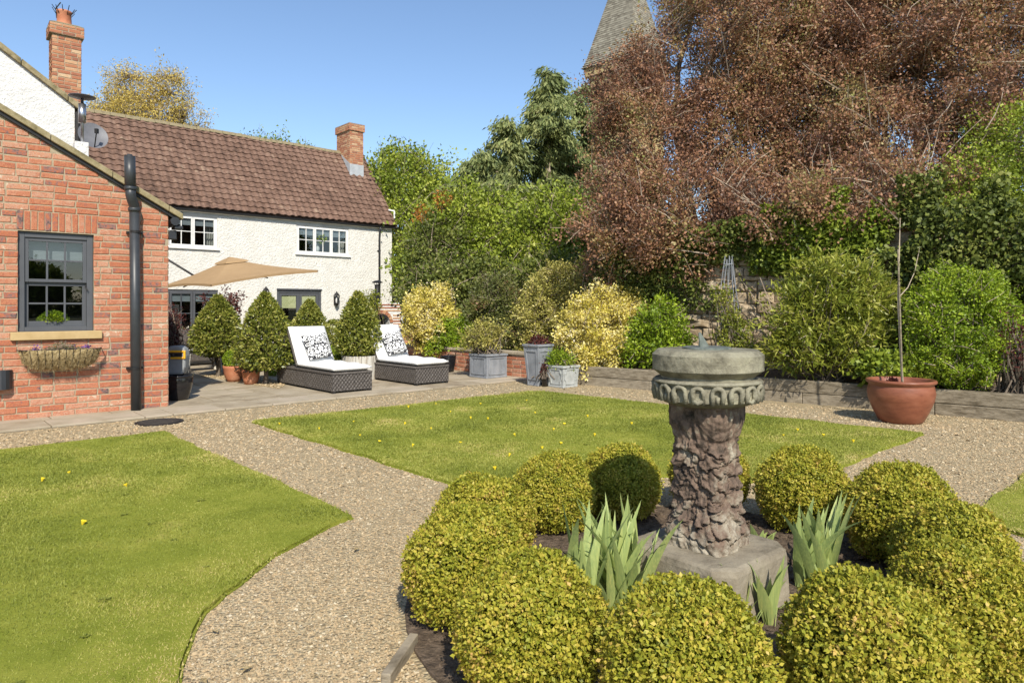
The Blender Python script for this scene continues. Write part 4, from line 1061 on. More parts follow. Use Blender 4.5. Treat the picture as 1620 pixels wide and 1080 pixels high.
# drooping cypresses
def cypress(label, px, ytop, ybase, Y, rad, n, lean=0):
    b = Vector(((px - 810) / F * Y, Y, 0)); ht = P(px, ytop, Y).z; t = thing('cypress_tree', label, 'tree', b, 'drooping cypress trees beyond the garden')
    nb = int(ht * 9); pts = []; dirs = []; tips = []; st_ = []
    z0 = .12 * ht
    for i in range(nb):
        k = (i + random.random()) / nb; z = z0 + (ht - z0) * k
        if random.random() < .06: continue
        w = random.uniform(0, 6.28); L = rad * (1.02 - k) ** .62 * random.uniform(.55, 1.12) * (1 if math.sin(w) < .2 or random.random() < .4 else .75) + .10
        d = Vector((math.cos(w), math.sin(w), 0)); m = max(4, int(L * 13))
        st_.append(b + Vector((0, 0, z))); tips.append(b + d * L + Vector((0, 0, z + .10 * L - .30 * L)))
        for q in range(m):
            f = (q + random.random()) / m; c = b + d * (L * f) + Vector((0, 0, z + .35 * L * f - .65 * L * f * f)); pts.append(c); dirs.append(d)
    P_ = np.array(pts); D = np.array(dirs); ii = np.repeat(np.arange(len(P_)), max(4, int(n / max(1, len(P_)))))
    g = rng.normal(size=(len(ii), 3)) * np.array([.15, .15, .11]); q = P_[ii] + g
    ax = D[ii] * .6 + unit(len(ii)) * .55 + np.array([0, 0, -.75])
    tone = rng.normal(0, .15, len(P_))[ii]
    quads('crown', leafquads(q, ax, rng.uniform(.12, .27, len(ii)), .3, .05), MT['conifer'], t, rnd=np.clip(rng.random(len(ii)) * .8 + .1 + tone, 0, 1))
    mb = MB(); mb.tube([b, b + Vector((0, 0, ht * .5)), b + Vector((0, 0, ht * .98))], [.24, .14, .02], 8)
    V = twigs(np.array(st_), np.array(tips), .035, .008, .0, 3); bb = len(mb.v); mb.v += [tuple(x) for x in V.reshape(-1, 3).tolist()]; mb.f += [(bb + 4 * i, bb + 4 * i + 1, bb + 4 * i + 2, bb + 4 * i + 3) for i in range(len(V))]; mb.r += [.5] * len(V)
    mb.build('trunk', MT['twig'], t)
cypress('tallest drooping cypress left of the church spire', 868, 112, 470, 25.5, 3.1, 70000)
cypress('slim cypress between the tallest cypress and the purple plum', 921, 135, 470, 26.5, 2.6, 42000)
cypress('middle cypress stepping down left of the tallest one', 806, 190, 470, 24.5, 2.7, 46000)
cypress('lowest small cypress at the left of the cypress row', 757, 242, 470, 23.8, 2.4, 34000)
cypress('narrow dark cypress spire behind green tree by the roof end', 610, 236, 470, 33, 1.5, 9000)
def tree(name, label, px, Y, blobs, mat, ncl, per, size, asp=.6, group='broadleaf trees beyond the garden', gap=(1.1, -.8), spread=.2, ntw=500, r0=.16, wood='bark', rt=.012, fork=1.6, **kw):
    b = Vector(((px - 810) / F * Y, Y, 0)); t = thing(name, label, 'tree', b, group)
    kw.setdefault('sup', (8, spread * 1.9, .012)); p, d, bi = crown('crown', t, MT[mat], blobs, ncl, per, spread * .62, size, asp, gap=gap, **kw)
    limbs(t, MT[wood], b, [b, b + Vector((.06, 0, fork * .5)), b + Vector((0, .05, fork))], blobs, p, r0, ntw, rt)
    return t
tree('broadleaf_tree', 'fresh green rounded tree beside the cottage roof end', 640, 29, [blob(622, 300, 28.5, 1.5, 1.3), blob(660, 275, 29, 1.3, 1.0), blob(600, 345, 28, 1.2, 1.3), blob(650, 360, 27.5, 1.7, 1.5), blob(640, 430, 27, 1.9, 1.5), blob(690, 330, 28.5, 1.2, 1.1), blob(635, 255, 29.5, .8, .6)], 'green', 3000, 11, .14, spread=.26)
tree('broadleaf_tree', 'bushy light green tree with orange shoots in front of the cypresses', 735, 20, [blob(735, 345, 19.5, 1.1, .85), blob(698, 385, 19.2, .95, 1.0), blob(760, 390, 19, 1.2, .9), blob(710, 430, 18.6, 1.2, .8), blob(790, 350, 20, .8, .7), blob(688, 430, 19.4, .8, .9), blob(780, 440, 18.5, .9, .6), blob(720, 470, 18.2, 1.1, .7), blob(800, 470, 18, 1.0, .7)], 'green', 4600, 12, .10, spread=.17, wood='twig')
tree('broadleaf_tree', 'yellow green arching tree at the foot of the tallest cypress', 860, 18.5, [blob(850, 375, 18, .9, .65), blob(900, 360, 18.2, .8, .8), blob(885, 420, 17.6, 1.0, .7), blob(830, 420, 18, .8, .6), blob(930, 400, 17.4, .7, .8), blob(870, 330, 18.6, .6, .5), blob(900, 455, 17, 1.0, .7), blob(960, 440, 16.8, .8, .8)], 'green', 3800, 12, .10, spread=.16, wood='twig')
t = tree('broadleaf_tree', 'dark leaved bush between the cottage corner and yellow shrub', 650, 17.5, [blob(690, 400, 18, .8, .9), blob(696, 455, 17.2, .9, .7), blob(700, 470, 16.6, .9, .6), blob(740, 455, 16.4, .8, .6), blob(800, 470, 16.2, .8, .5), blob(860, 450, 16, .8, .5), blob(930, 460, 15.5, .8, .6), blob(672, 505, 17, .5, .7)], 'ivy', 3200, 12, .09, spread=.15)
for px, py, lab in ((700, 318, 'orange tipped shoots rising left in the bushy green tree'), (664, 345, 'lower orange tipped shoots beside the cottage gutter end')):
    c = P(px, py, 18.6); t = thing('orange_shoots', lab, 'shrub', Vector((c.x, c.y, c.z - .7)), 'orange shoots in the green tree')
    p, d, bi = crown('foliage', t, MT['orange'], [(tuple(c), (.17 if py != 312 else .10, .15, .26 if py != 312 else .12), 1)], 26, 7, .06, .09, .5, lump=.4)
    quads('stems', twigs(np.repeat(np.array([[c.x, c.y, c.z - .7]]), 16, 0), p[:16], .01, .004), MT['bark'], t)
# birch behind the cottage roof
tree('birch_tree', 'golden catkin covered birch behind the cottage ridge', 250, 40,
     [blob(205, 150, 40, 1.4, 1.5), blob(265, 148, 40, 1.3, 1.5), blob(235, 185, 39.5, 2.0, 1.4), blob(290, 190, 40, 1.2, 1.2), blob(180, 190, 40, 1.1, 1.0), blob(150, 172, 41, .8, .7), blob(312, 200, 40.5, .7, .6), blob(212, 122, 40, .5, .5), blob(268, 122, 40, .5, .5)], 'birch', 2600, 7, .13, .45, group='trees beyond the cottage', gap=(1.2, -.5), spread=.24, ntw=900, wood='twig', fork=5, droop=.8, rt=.02)
t = tree('broadleaf_tree', 'low bare topped tree just showing above the cottage ridge', 440, 44, [blob(430, 236, 44, 1.2, .5), blob(470, 243, 44, 1.0, .45), blob(405, 230, 44, .8, .4)], 'green', 500, 7, .15, spread=.28, group='trees beyond the cottage', ntw=200, fork=6)
# far hedge closing the view below the trees
t = thing('boundary_hedge', 'tall dark boundary hedge far behind the trees and shrubs', 'hedge', (0, 34, 0))
hb_ = [((x, 33 + .15 * abs(x), 1.7 + .4 * math.sin(x * 1.3)), (1.5, .8, 1.9 + .5 * math.sin(x * .9)), 1) for x in np.arange(-12, 30, 1.6)]
crown('foliage', t, MT['ivy'], hb_, 3600, 11, .28, .2, .6, face=False)

# church spire
sb = P(992, 110, 40.0); ang = R(45 + 4)
sp = thing('church_spire', 'shingled church spire on a sandstone tower rising behind the plum tree', 'church', Vector((sb.x, sb.y, 0)))
hw = 69 * 40.0 / F; zt = P(992, -85, 40).z; zb = sb.z
def sq(z, r, tw=0.0): return [Vector((sb.x + r * math.cos(-math.pi / 2 + R(2) + k * math.pi / 2), sb.y + r * math.sin(-math.pi / 2 + R(2) + k * math.pi / 2), z)) for k in range(4)]
mb = MB(); rows = 52
for i in range(rows):
    k0, k1 = i / rows, (i + 1) / rows
    r0_, r1_ = hw * (1 - k0), hw * (1 - k1)
    if k0 < .07: r0_ *= 1 + (.07 - k0) * .8
    a, b = sq(zb + (zt - zb) * k0, r0_ + .035), sq(zb + (zt - zb) * k1, r1_)
    for q in range(4):
        nn = max(1, int(r0_ * 7)); c0, c1, d0, d1 = a[q], a[(q + 1) % 4], b[q], b[(q + 1) % 4]
        for m in range(nn):
            u0, u1 = m / nn, (m + 1) / nn; e = random.uniform(.0, .02)
            mb.add([c0 + (c1 - c0) * u0 - Vector((0, 0, e)), c0 + (c1 - c0) * u1 - Vector((0, 0, e)), d0 + (d1 - d0) * u1, d0 + (d1 - d0) * u0], [(0, 1, 2, 3)])
mb.build('spire', MT['slate'], sp)
mb = MB(); q = sq(0, hw * .86); mb.prism(q, 0, zb - .5); q = sq(0, hw * .98); mb.prism(q, zb - .5, zb - .02); tw_ = mb.build('tower', MT['sandstone'], sp, bevel=.05)
for k in range(4):
    q0, q1 = sq(0, hw * .862)[k], sq(0, hw * .862)[(k + 1) % 4]; m_ = (q0 + q1) / 2; d_ = (q1 - q0).normalized(); n_ = Vector((d_.y, -d_.x, 0))
    for s_ in (-.45, .45):
        mb = MB(); c_ = m_ + d_ * s_ + n_ * .01; vs = [c_ + d_ * x + Vector((0, 0, zb - z)) for x, z in ((-.28, 3.2), (.28, 3.2), (.28, 1.6), (.16, 1.25), (0, 1.1), (-.16, 1.25), (-.28, 1.6))]; mb.add(vs, [tuple(range(7))]); mb.build('belfry_shade_panel', MT['dark'], tw_)  # flat dark panels on the solid tower, painted as shaded openings
# ------------------------------------------------------------------ boundary wall, ivy, sleeper bed
K0, K1 = G(918, 608), G(1620, 668)
KD = (K1 - K0).normalized(); SL = PL(K0, KD)     # sleepers face the camera
t = thing('sleeper_edging', 'low raised bed edging of weathered oak sleepers two courses high', 'sleeper edging', K0)
hs = .158
for row in range(2):
    a = -.25 if row == 0 else -.25
    cuts = [1.25, 3.5, 5.0, 7.4, 9.6] if row == 0 else [.02, 2.3, 4.45, 6.4, 8.7, 9.6]
    for b in cuts:
        if b <= a: continue
        mb = MB(); z = row * (hs + .006) - .02; j = random.uniform(-.006, .006)
        mb.hexa([SL.pt(a + .003, z, j), SL.pt(b - .003, z, j + random.uniform(-.004, .004)), SL.pt(b - .003, z, -.13), SL.pt(a + .003, z, -.13), SL.pt(a + .003, z + hs + random.uniform(-.004, .003), j), SL.pt(b - .003, z + hs + random.uniform(-.004, .003), j), SL.pt(b - .003, z + hs, -.13), SL.pt(a + .003, z + hs, -.13)])
        mb.build('sleeper', MT['timber'], t, bevel=.008); a = b
BZ = .27
sheet('raised_soil', [SL.pt(-.9, 0, -.12), SL.pt(10, 0, -.12), SL.pt(10, 0, -6), SL.pt(-4.5, 0, -6), SL.pt(-4.2, 0, -2.2)], -.02, BZ, MT['soil'])
WALLO = -1.75
SW = PL(SL.pt(0, 0, WALLO), KD)
t = thing('stone_wall', 'old rubble stone garden wall mostly under ivy behind the raised bed', 'wall', SW.pt(1.5, 0))
WT = 2.3
WA = SW.at(985, 500)[0]
mb = MB(); wallgrid(mb, SW, [WA, 10], [0, WT], [], -.02); mb.add([SW.pt(WA, WT, -.02), SW.pt(10, WT, -.02), SW.pt(10, WT, -.5), SW.pt(WA, WT, -.5)], [(0, 1, 2, 3)]); wl = mb.build('core', MT['mortar'], t)
mb = MB(); z = .05
while z < WT - .05:
    h = random.uniform(.09, .19); a = WA - random.random() * .2
    while a < 10:
        L = random.uniform(.14, .42); zz = z + random.uniform(-.02, .02)
        pl = SW; J = lambda s: random.uniform(-s, s); pr = random.uniform(.01, .075)
        oc = [(a + J(.015) + .01, zz + J(.02)), (a + L * .5, zz + J(.02)), (a + L - .01 + J(.015), zz + J(.02)), (a + L - .01, zz + h * .5), (a + L - .012 + J(.02), zz + h - .012 + J(.02)), (a + L * .5, zz + h - .01 + J(.02)), (a + .01 + J(.02), zz + h - .01 + J(.02)), (a + .005, zz + h * .5)]
        ca, cz = a + L / 2, zz + h / 2
        mid_ = [(ca + (u - ca) * .82, cz + (v - cz) * .78) for u, v in oc]
        vs = [SW.pt(u, v, -.03) for u, v in oc] + [SW.pt(u, v, pr * .5) for u, v in oc] + [SW.pt(u, v, pr + J(.02)) for u, v in mid_] + [SW.pt(ca, cz, pr + .012)]
        mb.add(vs, [(i + 8 * k, (i + 1) % 8 + 8 * k, (i + 1) % 8 + 8 * k + 8, i + 8 * k + 8) for k in (0, 1) for i in range(8)] + [(16 + i, 16 + (i + 1) % 8, 24) for i in range(8)])
        a += L
    z += h
mb.build('stonework', MT['rubble'], wl)
def ivy(label, parts, n, mat='ivy', size=.065, grp='ivy on the garden wall', name='ivy'):
    """leaf cover that hangs on the wall: parts = (px0, px1, py_top, py_bottom, thickness)"""
    t = thing(name, label, 'climber', SW.pt(SW.at((parts[0][0] + parts[0][1]) / 2, 560)[0], BZ, .1), grp)
    Q = []; D = []
    ar = np.array([(b[1] - b[0]) * (b[3] - b[2]) for b in parts], float); cnt = (ar / ar.sum() * n).astype(int)
    for (x0, x1, y0, y1, th), m in zip(parts, cnt):
        a0, _ = SW.at(x0, 450); a1, _ = SW.at(x1, 450); _, zt_ = SW.at((x0 + x1) / 2, y0); _, zb_ = SW.at((x0 + x1) / 2, y1)
        a = rng.uniform(a0, a1, m); z = zb_ + (zt_ - zb_) * rng.random(m)
        uv = np.stack([a, z, np.zeros(m)], 1)
        e = np.minimum(np.minimum(a - a0, a1 - a) / (.22 * (a1 - a0)), np.minimum(z - zb_, zt_ - z) / (.22 * (zt_ - zb_)))
        keep = (e + .95 * snoise(uv, 1.9, 3) + .4 * snoise(uv, 5, 6) + rng.normal(0, .15, m)) > .22
        a, z, uv, e = a[keep], z[keep], uv[keep], e[keep]
        bulge = th * (.35 + .65 * np.clip(e, 0, 1)) * (.7 + .35 * snoise(uv, 1.7, 4)); o = .05 + np.abs(bulge) * rng.random(len(a)) ** .5
        base = np.array(SW.p) + np.outer(a, np.array(SW.d)) + np.outer(o, np.array(SW.n)); base[:, 2] = z; Q.append(base); D.append(np.zeros_like(base) + np.array(SW.n))
    Q = np.concatenate(Q); D = np.concatenate(D)
    ax = unit(len(Q)) * .8 + np.array([0, 0, -.7]) + D * .4
    tone = .14 * snoise(Q, 4, 5)
    quads('foliage', leafquads(Q, ax, size * rng.uniform(.6, 1.3, len(Q)), .85, .1), MT[mat], t, rnd=np.clip(rng.random(len(Q)) ** 1.2 + tone, 0, 1))
    return t
ivy('dark ivy hanging over the wall below the purple plum', [(940, 1150, 370, 490, .45), (940, 1060, 430, 580, .5), (1060, 1270, 350, 425, .35), (980, 1280, 345, 400, .5)], 17000)
ivy('thick glossy ivy at the far right over the bright green shrub', [(1395, 1720, 300, 490, .6), (1330, 1480, 345, 610, .5), (1420, 1500, 265, 370, .35), (1540, 1600, 270, 360, .35), (1620, 1720, 240, 360, .4), (1480, 1640, 430, 560, .3), (1560, 1720, 420, 520, .35)], 30000)
ivy('mid green leaves trailing over the wall between obelisk and slender leaved shrub', [(1180, 1330, 345, 430, .4), (1230, 1440, 325, 430, .5), (1340, 1430, 400, 560, .3), (1290, 1350, 295, 370, .3), (1210, 1250, 320, 380, .3)], 14000, 'green', .07)
# hawthorn-like green tree at the right edge
Y_ = 10.6
b = Vector(((1600 - 810) / F * Y_, Y_, 0)); t = thing('hawthorn', 'light green small leaved tree at the right edge in front of the purple plum', 'tree', b)
bl_ = [blob(1600, 245, 10.6, .75, .7), blob(1540, 300, 10.4, .7, .6), blob(1625, 320, 10.2, .8, .7), blob(1500, 350, 10.0, .55, .4), blob(1660, 230, 10.6, .8, .9), blob(1590, 380, 10, .8, .45)]
p, d, bi = crown('crown', t, MT['green'], bl_, 2000, 13, .11, .055, .6, inner=.3, gap=(1.6, -.75)); limbs(t, MT['twig'], b, [b, b + Vector((0, 0, .8)), b + Vector((.05, 0, 1.6))], bl_, p, .08, 700, .008)

# ------------------------------------------------------------------ shrubs of the beds
def gshrub(name, label, px, py_base, rad, blobs, mat, ncl, per, spread, size, asp, Y=None, zb=BZ, **kw):
    b = G(px, py_base, zb) if Y is None else Vector(((px - 810) / F * Y, Y, zb))
    return shrub(name, label, 'shrub', b, blobs, mat, ncl, per, spread, size, asp, **kw)
gshrub('variegated_shrub', 'rounded pale yellow shrub on a clear stem beside the pizza oven', 672, 0, 0, [blob(678, 490, 14.3, .50, .46), blob(664, 508, 14.1, .38, .36), blob(696, 490, 14.4, .36, .40), blob(678, 535, 14.2, .34, .28), blob(694, 520, 14.1, .32, .3)], 'yellowleaf', 1500, 13, .05, .05, .62, Y=14.4, zb=.42, inner=.72, lump=.12)
gshrub('variegated_shrub', 'spreading yellow flowering shrub beside the small lead planter', 950, 0, 0, [blob(940, 520, 12.0, .62, .5), blob(985, 500, 12.2, .42, .42), blob(910, 520, 12.0, .35, .32), blob(965, 555, 11.7, .5, .34), blob(930, 572, 11.5, .38, .24), blob(1000, 555, 11.7, .3, .3), blob(948, 478, 12.2, .3, .3), blob(1002, 480, 12.3, .18, .22)], 'yellowleaf', 2300, 13, .055, .05, .58, Y=12.0, inner=.6, lump=.25)
gshrub('variegated_shrub', 'large dull gold leaved shrub behind the tall lead planter', 875, 0, 0, [blob(885, 455, 14.2, .62, .5), blob(862, 500, 13.8, .62, .55), blob(905, 490, 13.8, .6, .55), blob(890, 440, 14.4, .42, .3), blob(850, 540, 13.5, .4, .4), blob(925, 450, 14, .4, .4)], 'olive', 2300, 13, .065, .05, .6, Y=14.0, inner=.6, lump=.22)
gshrub('red_tinged_shrub', 'dark green shrub with dull red young shoots between the gold shrubs', 785, 0, 0, [blob(785, 480, 14.6, .6, .5), blob(760, 505, 14.4, .5, .5), blob(805, 510, 14.2, .5, .5), blob(815, 540, 13.9, .45, .4), blob(790, 455, 14.8, .35, .3)], 'redgreen', 1900, 12, .06, .055, .55, Y=14.4, inner=.55, lump=.25)
gshrub('leafy_shrub', 'fresh green low shrub under the pale yellow shrub', 712, 0, 0, [blob(712, 532, 14.1, .38, .3), blob(735, 525, 14.2, .32, .3), blob(690, 545, 14, .25, .2), blob(745, 545, 13.8, .3, .24)], 'bright', 900, 12, .05, .055, .6, Y=14.2, zb=.42, inner=.5)
gshrub('leafy_shrub', 'mid green shrub between the spreading yellow shrub and bare wall', 1040, 0, 0, [blob(1035, 525, 11.4, .42, .4), blob(1015, 550, 11.3, .36, .34), blob(1055, 545, 11.2, .32, .3), blob(1040, 500, 11.6, .26, .25)], 'bright', 1300, 11, .06, .055, .6, Y=11.5, inner=.5, lump=.28)
gshrub('leafy_shrub', 'small yellowish green shrub below the wire obelisk', 1160, 0, 0, [blob(1160, 525, 10.2, .24, .2), blob(1150, 495, 10.2, .14, .2), blob(1170, 545, 10.0, .28, .18), blob(1140, 470, 10.2, .10, .16)], 'bamboo', 520, 9, .05, .045, .5, Y=10.2, inner=.2)
gshrub('slender_leaved_shrub', 'tall yellow green shrub of slender pointed leaves right of the sundial', 1310, 0, 0, [blob(1310, 470, 9.3, .58, .52), blob(1275, 510, 9.1, .46, .5), blob(1350, 510, 9.1, .46, .55), blob(1315, 550, 9.2, .58, .34), blob(1290, 440, 9.4, .3, .3), blob(1360, 470, 9.3, .34, .4), blob(1250, 550, 9.2, .28, .25)], 'bamboo', 2300, 13, .06, .095, .22, Y=9.2, inner=.5, lump=.22, outw=.55, droop=-.1)
gshrub('leafy_shrub', 'dense bright green rounded shrub behind the big terracotta pot', 1515, 0, 0, [blob(1515, 480, 8.6, .46, .42), blob(1475, 510, 8.4, .34, .42), blob(1550, 500, 8.5, .36, .42), blob(1515, 560, 8.3, .52, .36), blob(1560, 465, 8.6, .26, .22), blob(1480, 455, 8.6, .24, .2), blob(1545, 580, 8.2, .3, .22)], 'bright', 3200, 15, .045, .034, .6, Y=8.5, inner=.62, lump=.2)
gshrub('leafy_shrub', 'low dark leaved plant behind the rim of the big terracotta pot', 1410, 0, 0, [blob(1400, 582, 8.5, .32, .16), blob(1440, 580, 8.4, .22, .14)], 'green', 360, 8, .05, .07, .7, Y=8.5, inner=.3)
gshrub('bare_shrub', 'sparse twiggy shrub with small dark red leaves at the right edge by the wall', 1605, 0, 0, [blob(1605, 540, 7.9, .22, .32), blob(1625, 580, 7.8, .2, .15)], 'darkred', 140, 5, .05, .04, .5, Y=7.9, inner=.1)
# thin climbing stems against the wall
t = thing('climbing_rose', 'thin arching rose stems with small new leaves on the bare stone wall', 'climber', SW.pt(SW.at(1230, 560)[0], BZ, .15))
L_ = []
mb = MB()
for pts in (((1262, 560), (1230, 500), (1200, 470), (1178, 440)), ((1240, 540), (1225, 480), (1210, 440)), ((1290, 550), (1240, 510), (1215, 490)), ((1180, 560), (1172, 500), (1160, 460))):
    q = [SW.pt(*SW.at(x, y), .22) for x, y in pts]; mb.tube(q, [.012, .009, .007, .004][:len(q)], 5)
    for a, b in zip(q[:-1], q[1:]):
        for k in range(26): L_.append(a + (b - a) * random.random() + Vector((random.gauss(0, .05), random.gauss(0, .05), random.gauss(0, .05))))
mb.build('stems', MT['twig'], t); L_ = np.array(L_); quads('leaves', leafquads(L_, unit(len(L_)), rng.uniform(.035, .065, len(L_)), .5), MT['bamboo'], t)
# wire obelisk
c = Vector(((1152 - 810) / F * 10.3, 10.3, BZ)); zt_ = P(1152, 405, 10.3).z
t = thing('wire_obelisk', 'slim pale wire plant obelisk standing in front of the wall', 'obelisk', c)
mb = MB(); ww = []
for k in range(10):
    w = 2 * math.pi * k / 10; r0_, r1_ = .21, .055
    mb.tube([c + Vector((r0_ * math.cos(w), r0_ * math.sin(w), 0)), c + Vector((.155 * math.cos(w), .155 * math.sin(w), (zt_ - BZ) * .55)), c + Vector((r1_ * math.cos(w + .3), r1_ * math.sin(w + .3), zt_ - BZ - .05 + .05 * (k % 2)))], .0055, 5)
mb.build('uprights', MT['lead'], t)
for f, r in ((.3, .185), (.62, .145), (.93, .07)):
    mb = MB(); z = (zt_ - BZ) * f; mb.tube([c + Vector((r * math.cos(w), r * math.sin(w), z)) for w in np.linspace(0, 6.283, 21)], .006, 5); mb.build('hoop', MT['lead'], t)

# ------------------------------------------------------------------ low brick bed beside the patio, pizza oven
B0, B1 = G(831, 599), G(722, 587)
BD = (B0 - B1).normalized(); B0 = B0 + BD * .95; B2 = B0 - BD * 7.2
LBW = PL(B2, BD); LL = (B0 - B2).length
t = thing('low_brick_wall', 'low red brick bed wall with stone coping behind the loungers', 'wall', B0)
mb = MB(); mb.wbox(LBW, 0, LL, 0, .415, -.2, 0); core = mb.build('core', MT['mortar'], t)
mb = MB(); bricks(mb, LBW, 0, LL, .02, .41, jit=.003); E_ = PL(LBW.pt(LL, 0, 0), -LBW.n); bricks(mb, E_, 0, .2, .02, .41); mb.build('brickwork', MT['brick'], core)
mb = MB(); a = -.02
while a < LL:
    b = min(a + .6, LL + .03); mb.wbox(LBW, a, b - .006, .416, .465, -.25, .035); a = b
mb.build('coping', MT['flag'], t, bevel=.006)
s0, t0 = st(B0); sheet('bed_soil', [LBW.pt(LL, 0, -.2), LBW.pt(0, 0, -.2), LBW.pt(0, 0, -6), LBW.pt(LL, 0, -6)][::-1], -.02, .40, MT['soil'])
# oven
oc = Vector(((614 - 810) / F * 16.4, 16.4, 0)); OD = Vector((.80, .60, 0)).normalized()
zt_ = P(614, 479, 16.4).z; zb_ = P(614, 521, 16.4).z
t = thing('pizza_oven', 'white and red brick outdoor pizza oven with arched mouth and black flue', 'pizza oven', oc)
OP = PL(oc - OD * .52, OD)
mb = MB(); mb.wbox(OP, -.15, 1.35, 0, zb_ - .06, -1.0, .15); pc = mb.build('plinth', MT['mortar'], t)
mb = MB(); bricks(mb, PL(OP.pt(-.15, 0, .15), OD), 0, 1.5, .01, zb_ - .07); mb.build('plinth_brickwork', MT['oldbrick'], pc)
mb = MB(); mb.wbox(OP, -.22, 1.42, zb_ - .058, zb_, -1.0, .22); mb.build('slab', MT['black'], t, bevel=.01)
# front with an arched mouth
am_, ar_ = .34, .22
mb = MB(); zz = zt_ - zb_; na = 12
arcp = [(am_ + ar_ * math.cos(math.pi * k / na), zb_ + .16 + ar_ * math.sin(math.pi * k / na)) for k in range(na + 1)]
outer = [(am_ + ar_, zb_)] + arcp + [(am_ - ar_, zb_)]
for i in range(len(outer) - 1):
    (a0, z0), (a1, z1) = outer[i], outer[i + 1]
    mb.add([OP.pt(a0, z0, 0), OP.pt(a0, z0, -.35), OP.pt(a1, z1, -.35), OP.pt(a1, z1, 0)], [(0, 1, 2, 3)])
top_ = zt_
cols = [(1.1, zb_), (1.1, top_)] 
for i in range(na):
    (a0, z0), (a1, z1) = arcp[i], arcp[i + 1]; mb.add([OP.pt(a0, z0), OP.pt(a0, top_), OP.pt(a1, top_), OP.pt(a1, z1)], [(0, 1, 2, 3)])
for b0, b1 in ((0, am_ - ar_), (am_ + ar_, 1.1)): mb.add([OP.pt(b0, zb_), OP.pt(b1, zb_), OP.pt(b1, top_), OP.pt(b0, top_)], [(0, 1, 2, 3)])
mb.add([OP.pt(am_ - ar_, zb_), OP.pt(am_ + ar_, zb_), OP.pt(am_ + ar_, zb_ + .17), OP.pt(am_ - ar_, zb_ + .17)], []) if False else None
mb.add([OP.pt(0, zb_, 0), OP.pt(0, zb_, -.9), OP.pt(0, top_, -.9), OP.pt(0, top_, 0)], [(0, 1, 2, 3)]); mb.add([OP.pt(1.1, zb_, 0), OP.pt(1.1, zb_, -.9), OP.pt(1.1, top_, -.9), OP.pt(1.1, top_, 0)], [(0, 1, 2, 3)])
mb.add([OP.pt(0, top_, 0), OP.pt(1.1, top_, 0), OP.pt(1.1, top_, -.9), OP.pt(0, top_, -.9)], [(0, 1, 2, 3)])
bd_ = mb.build('body', MT['render_w'], t)
mb = MB(); mb.wbox(OP, am_ - ar_, am_ + ar_, zb_ + .002, zb_ + .4, -.36, -.35); mb.build('fire_mouth', MT['iron'], t)
mb = MB()
for k in range(3):
    z = zt_ - .03 - .07 * k; mb.wbox(OP, -.01, 1.11, z - .03, z, -.02, .012)
for k in range(5):
    z = zb_ + .04 + k * .07; mb.wbox(OP, am_ + ar_ + .09, am_ + ar_ + .30, z, z + .035, -.01, .008)
mb.build('brick_bands', MT['oldbrick'], bd_)
mb = MB(); n = 11
for i in range(n):
    w0_, w1_ = math.pi * i / n + .03, math.pi * (i + 1) / n - .03
    pa = lambda w, r: (am_ + r * math.cos(w), zb_ + .16 + r * math.sin(w))
    q = [pa(w0_, ar_ + .002), pa(w0_, ar_ + .085), pa(w1_, ar_ + .085), pa(w1_, ar_ + .002)]
    mb.hexa([OP.pt(*x, -.02) for x in q] + [OP.pt(*x, .022) for x in q])
mb.build('arch_bricks', MT['oldbrick'], bd_)
f0 = OP.pt(.38, 0, -.3); ft = P(607, 450, f0.y).z
mb = MB(); mb.tube([(f0.x, f0.y, zt_ - .02), (f0.x, f0.y, ft)], .062, 14); mb.build('flue', MT['iron'], t, smooth=True)
mb = MB(); mb.lathe((f0.x, f0.y, ft + .06), [(.125, -.02), (.13, 0), (.05, .035), (0, .04)], 18)
for k in range(4): mb.bar((f0.x + .06 * math.cos(k * 1.57), f0.y + .06 * math.sin(k * 1.57), ft - .02), (f0.x + .09 * math.cos(k * 1.57), f0.y + .09 * math.sin(k * 1.57), ft + .06), .012, .012)
mb.build('flue_cap', MT['iron'], t)

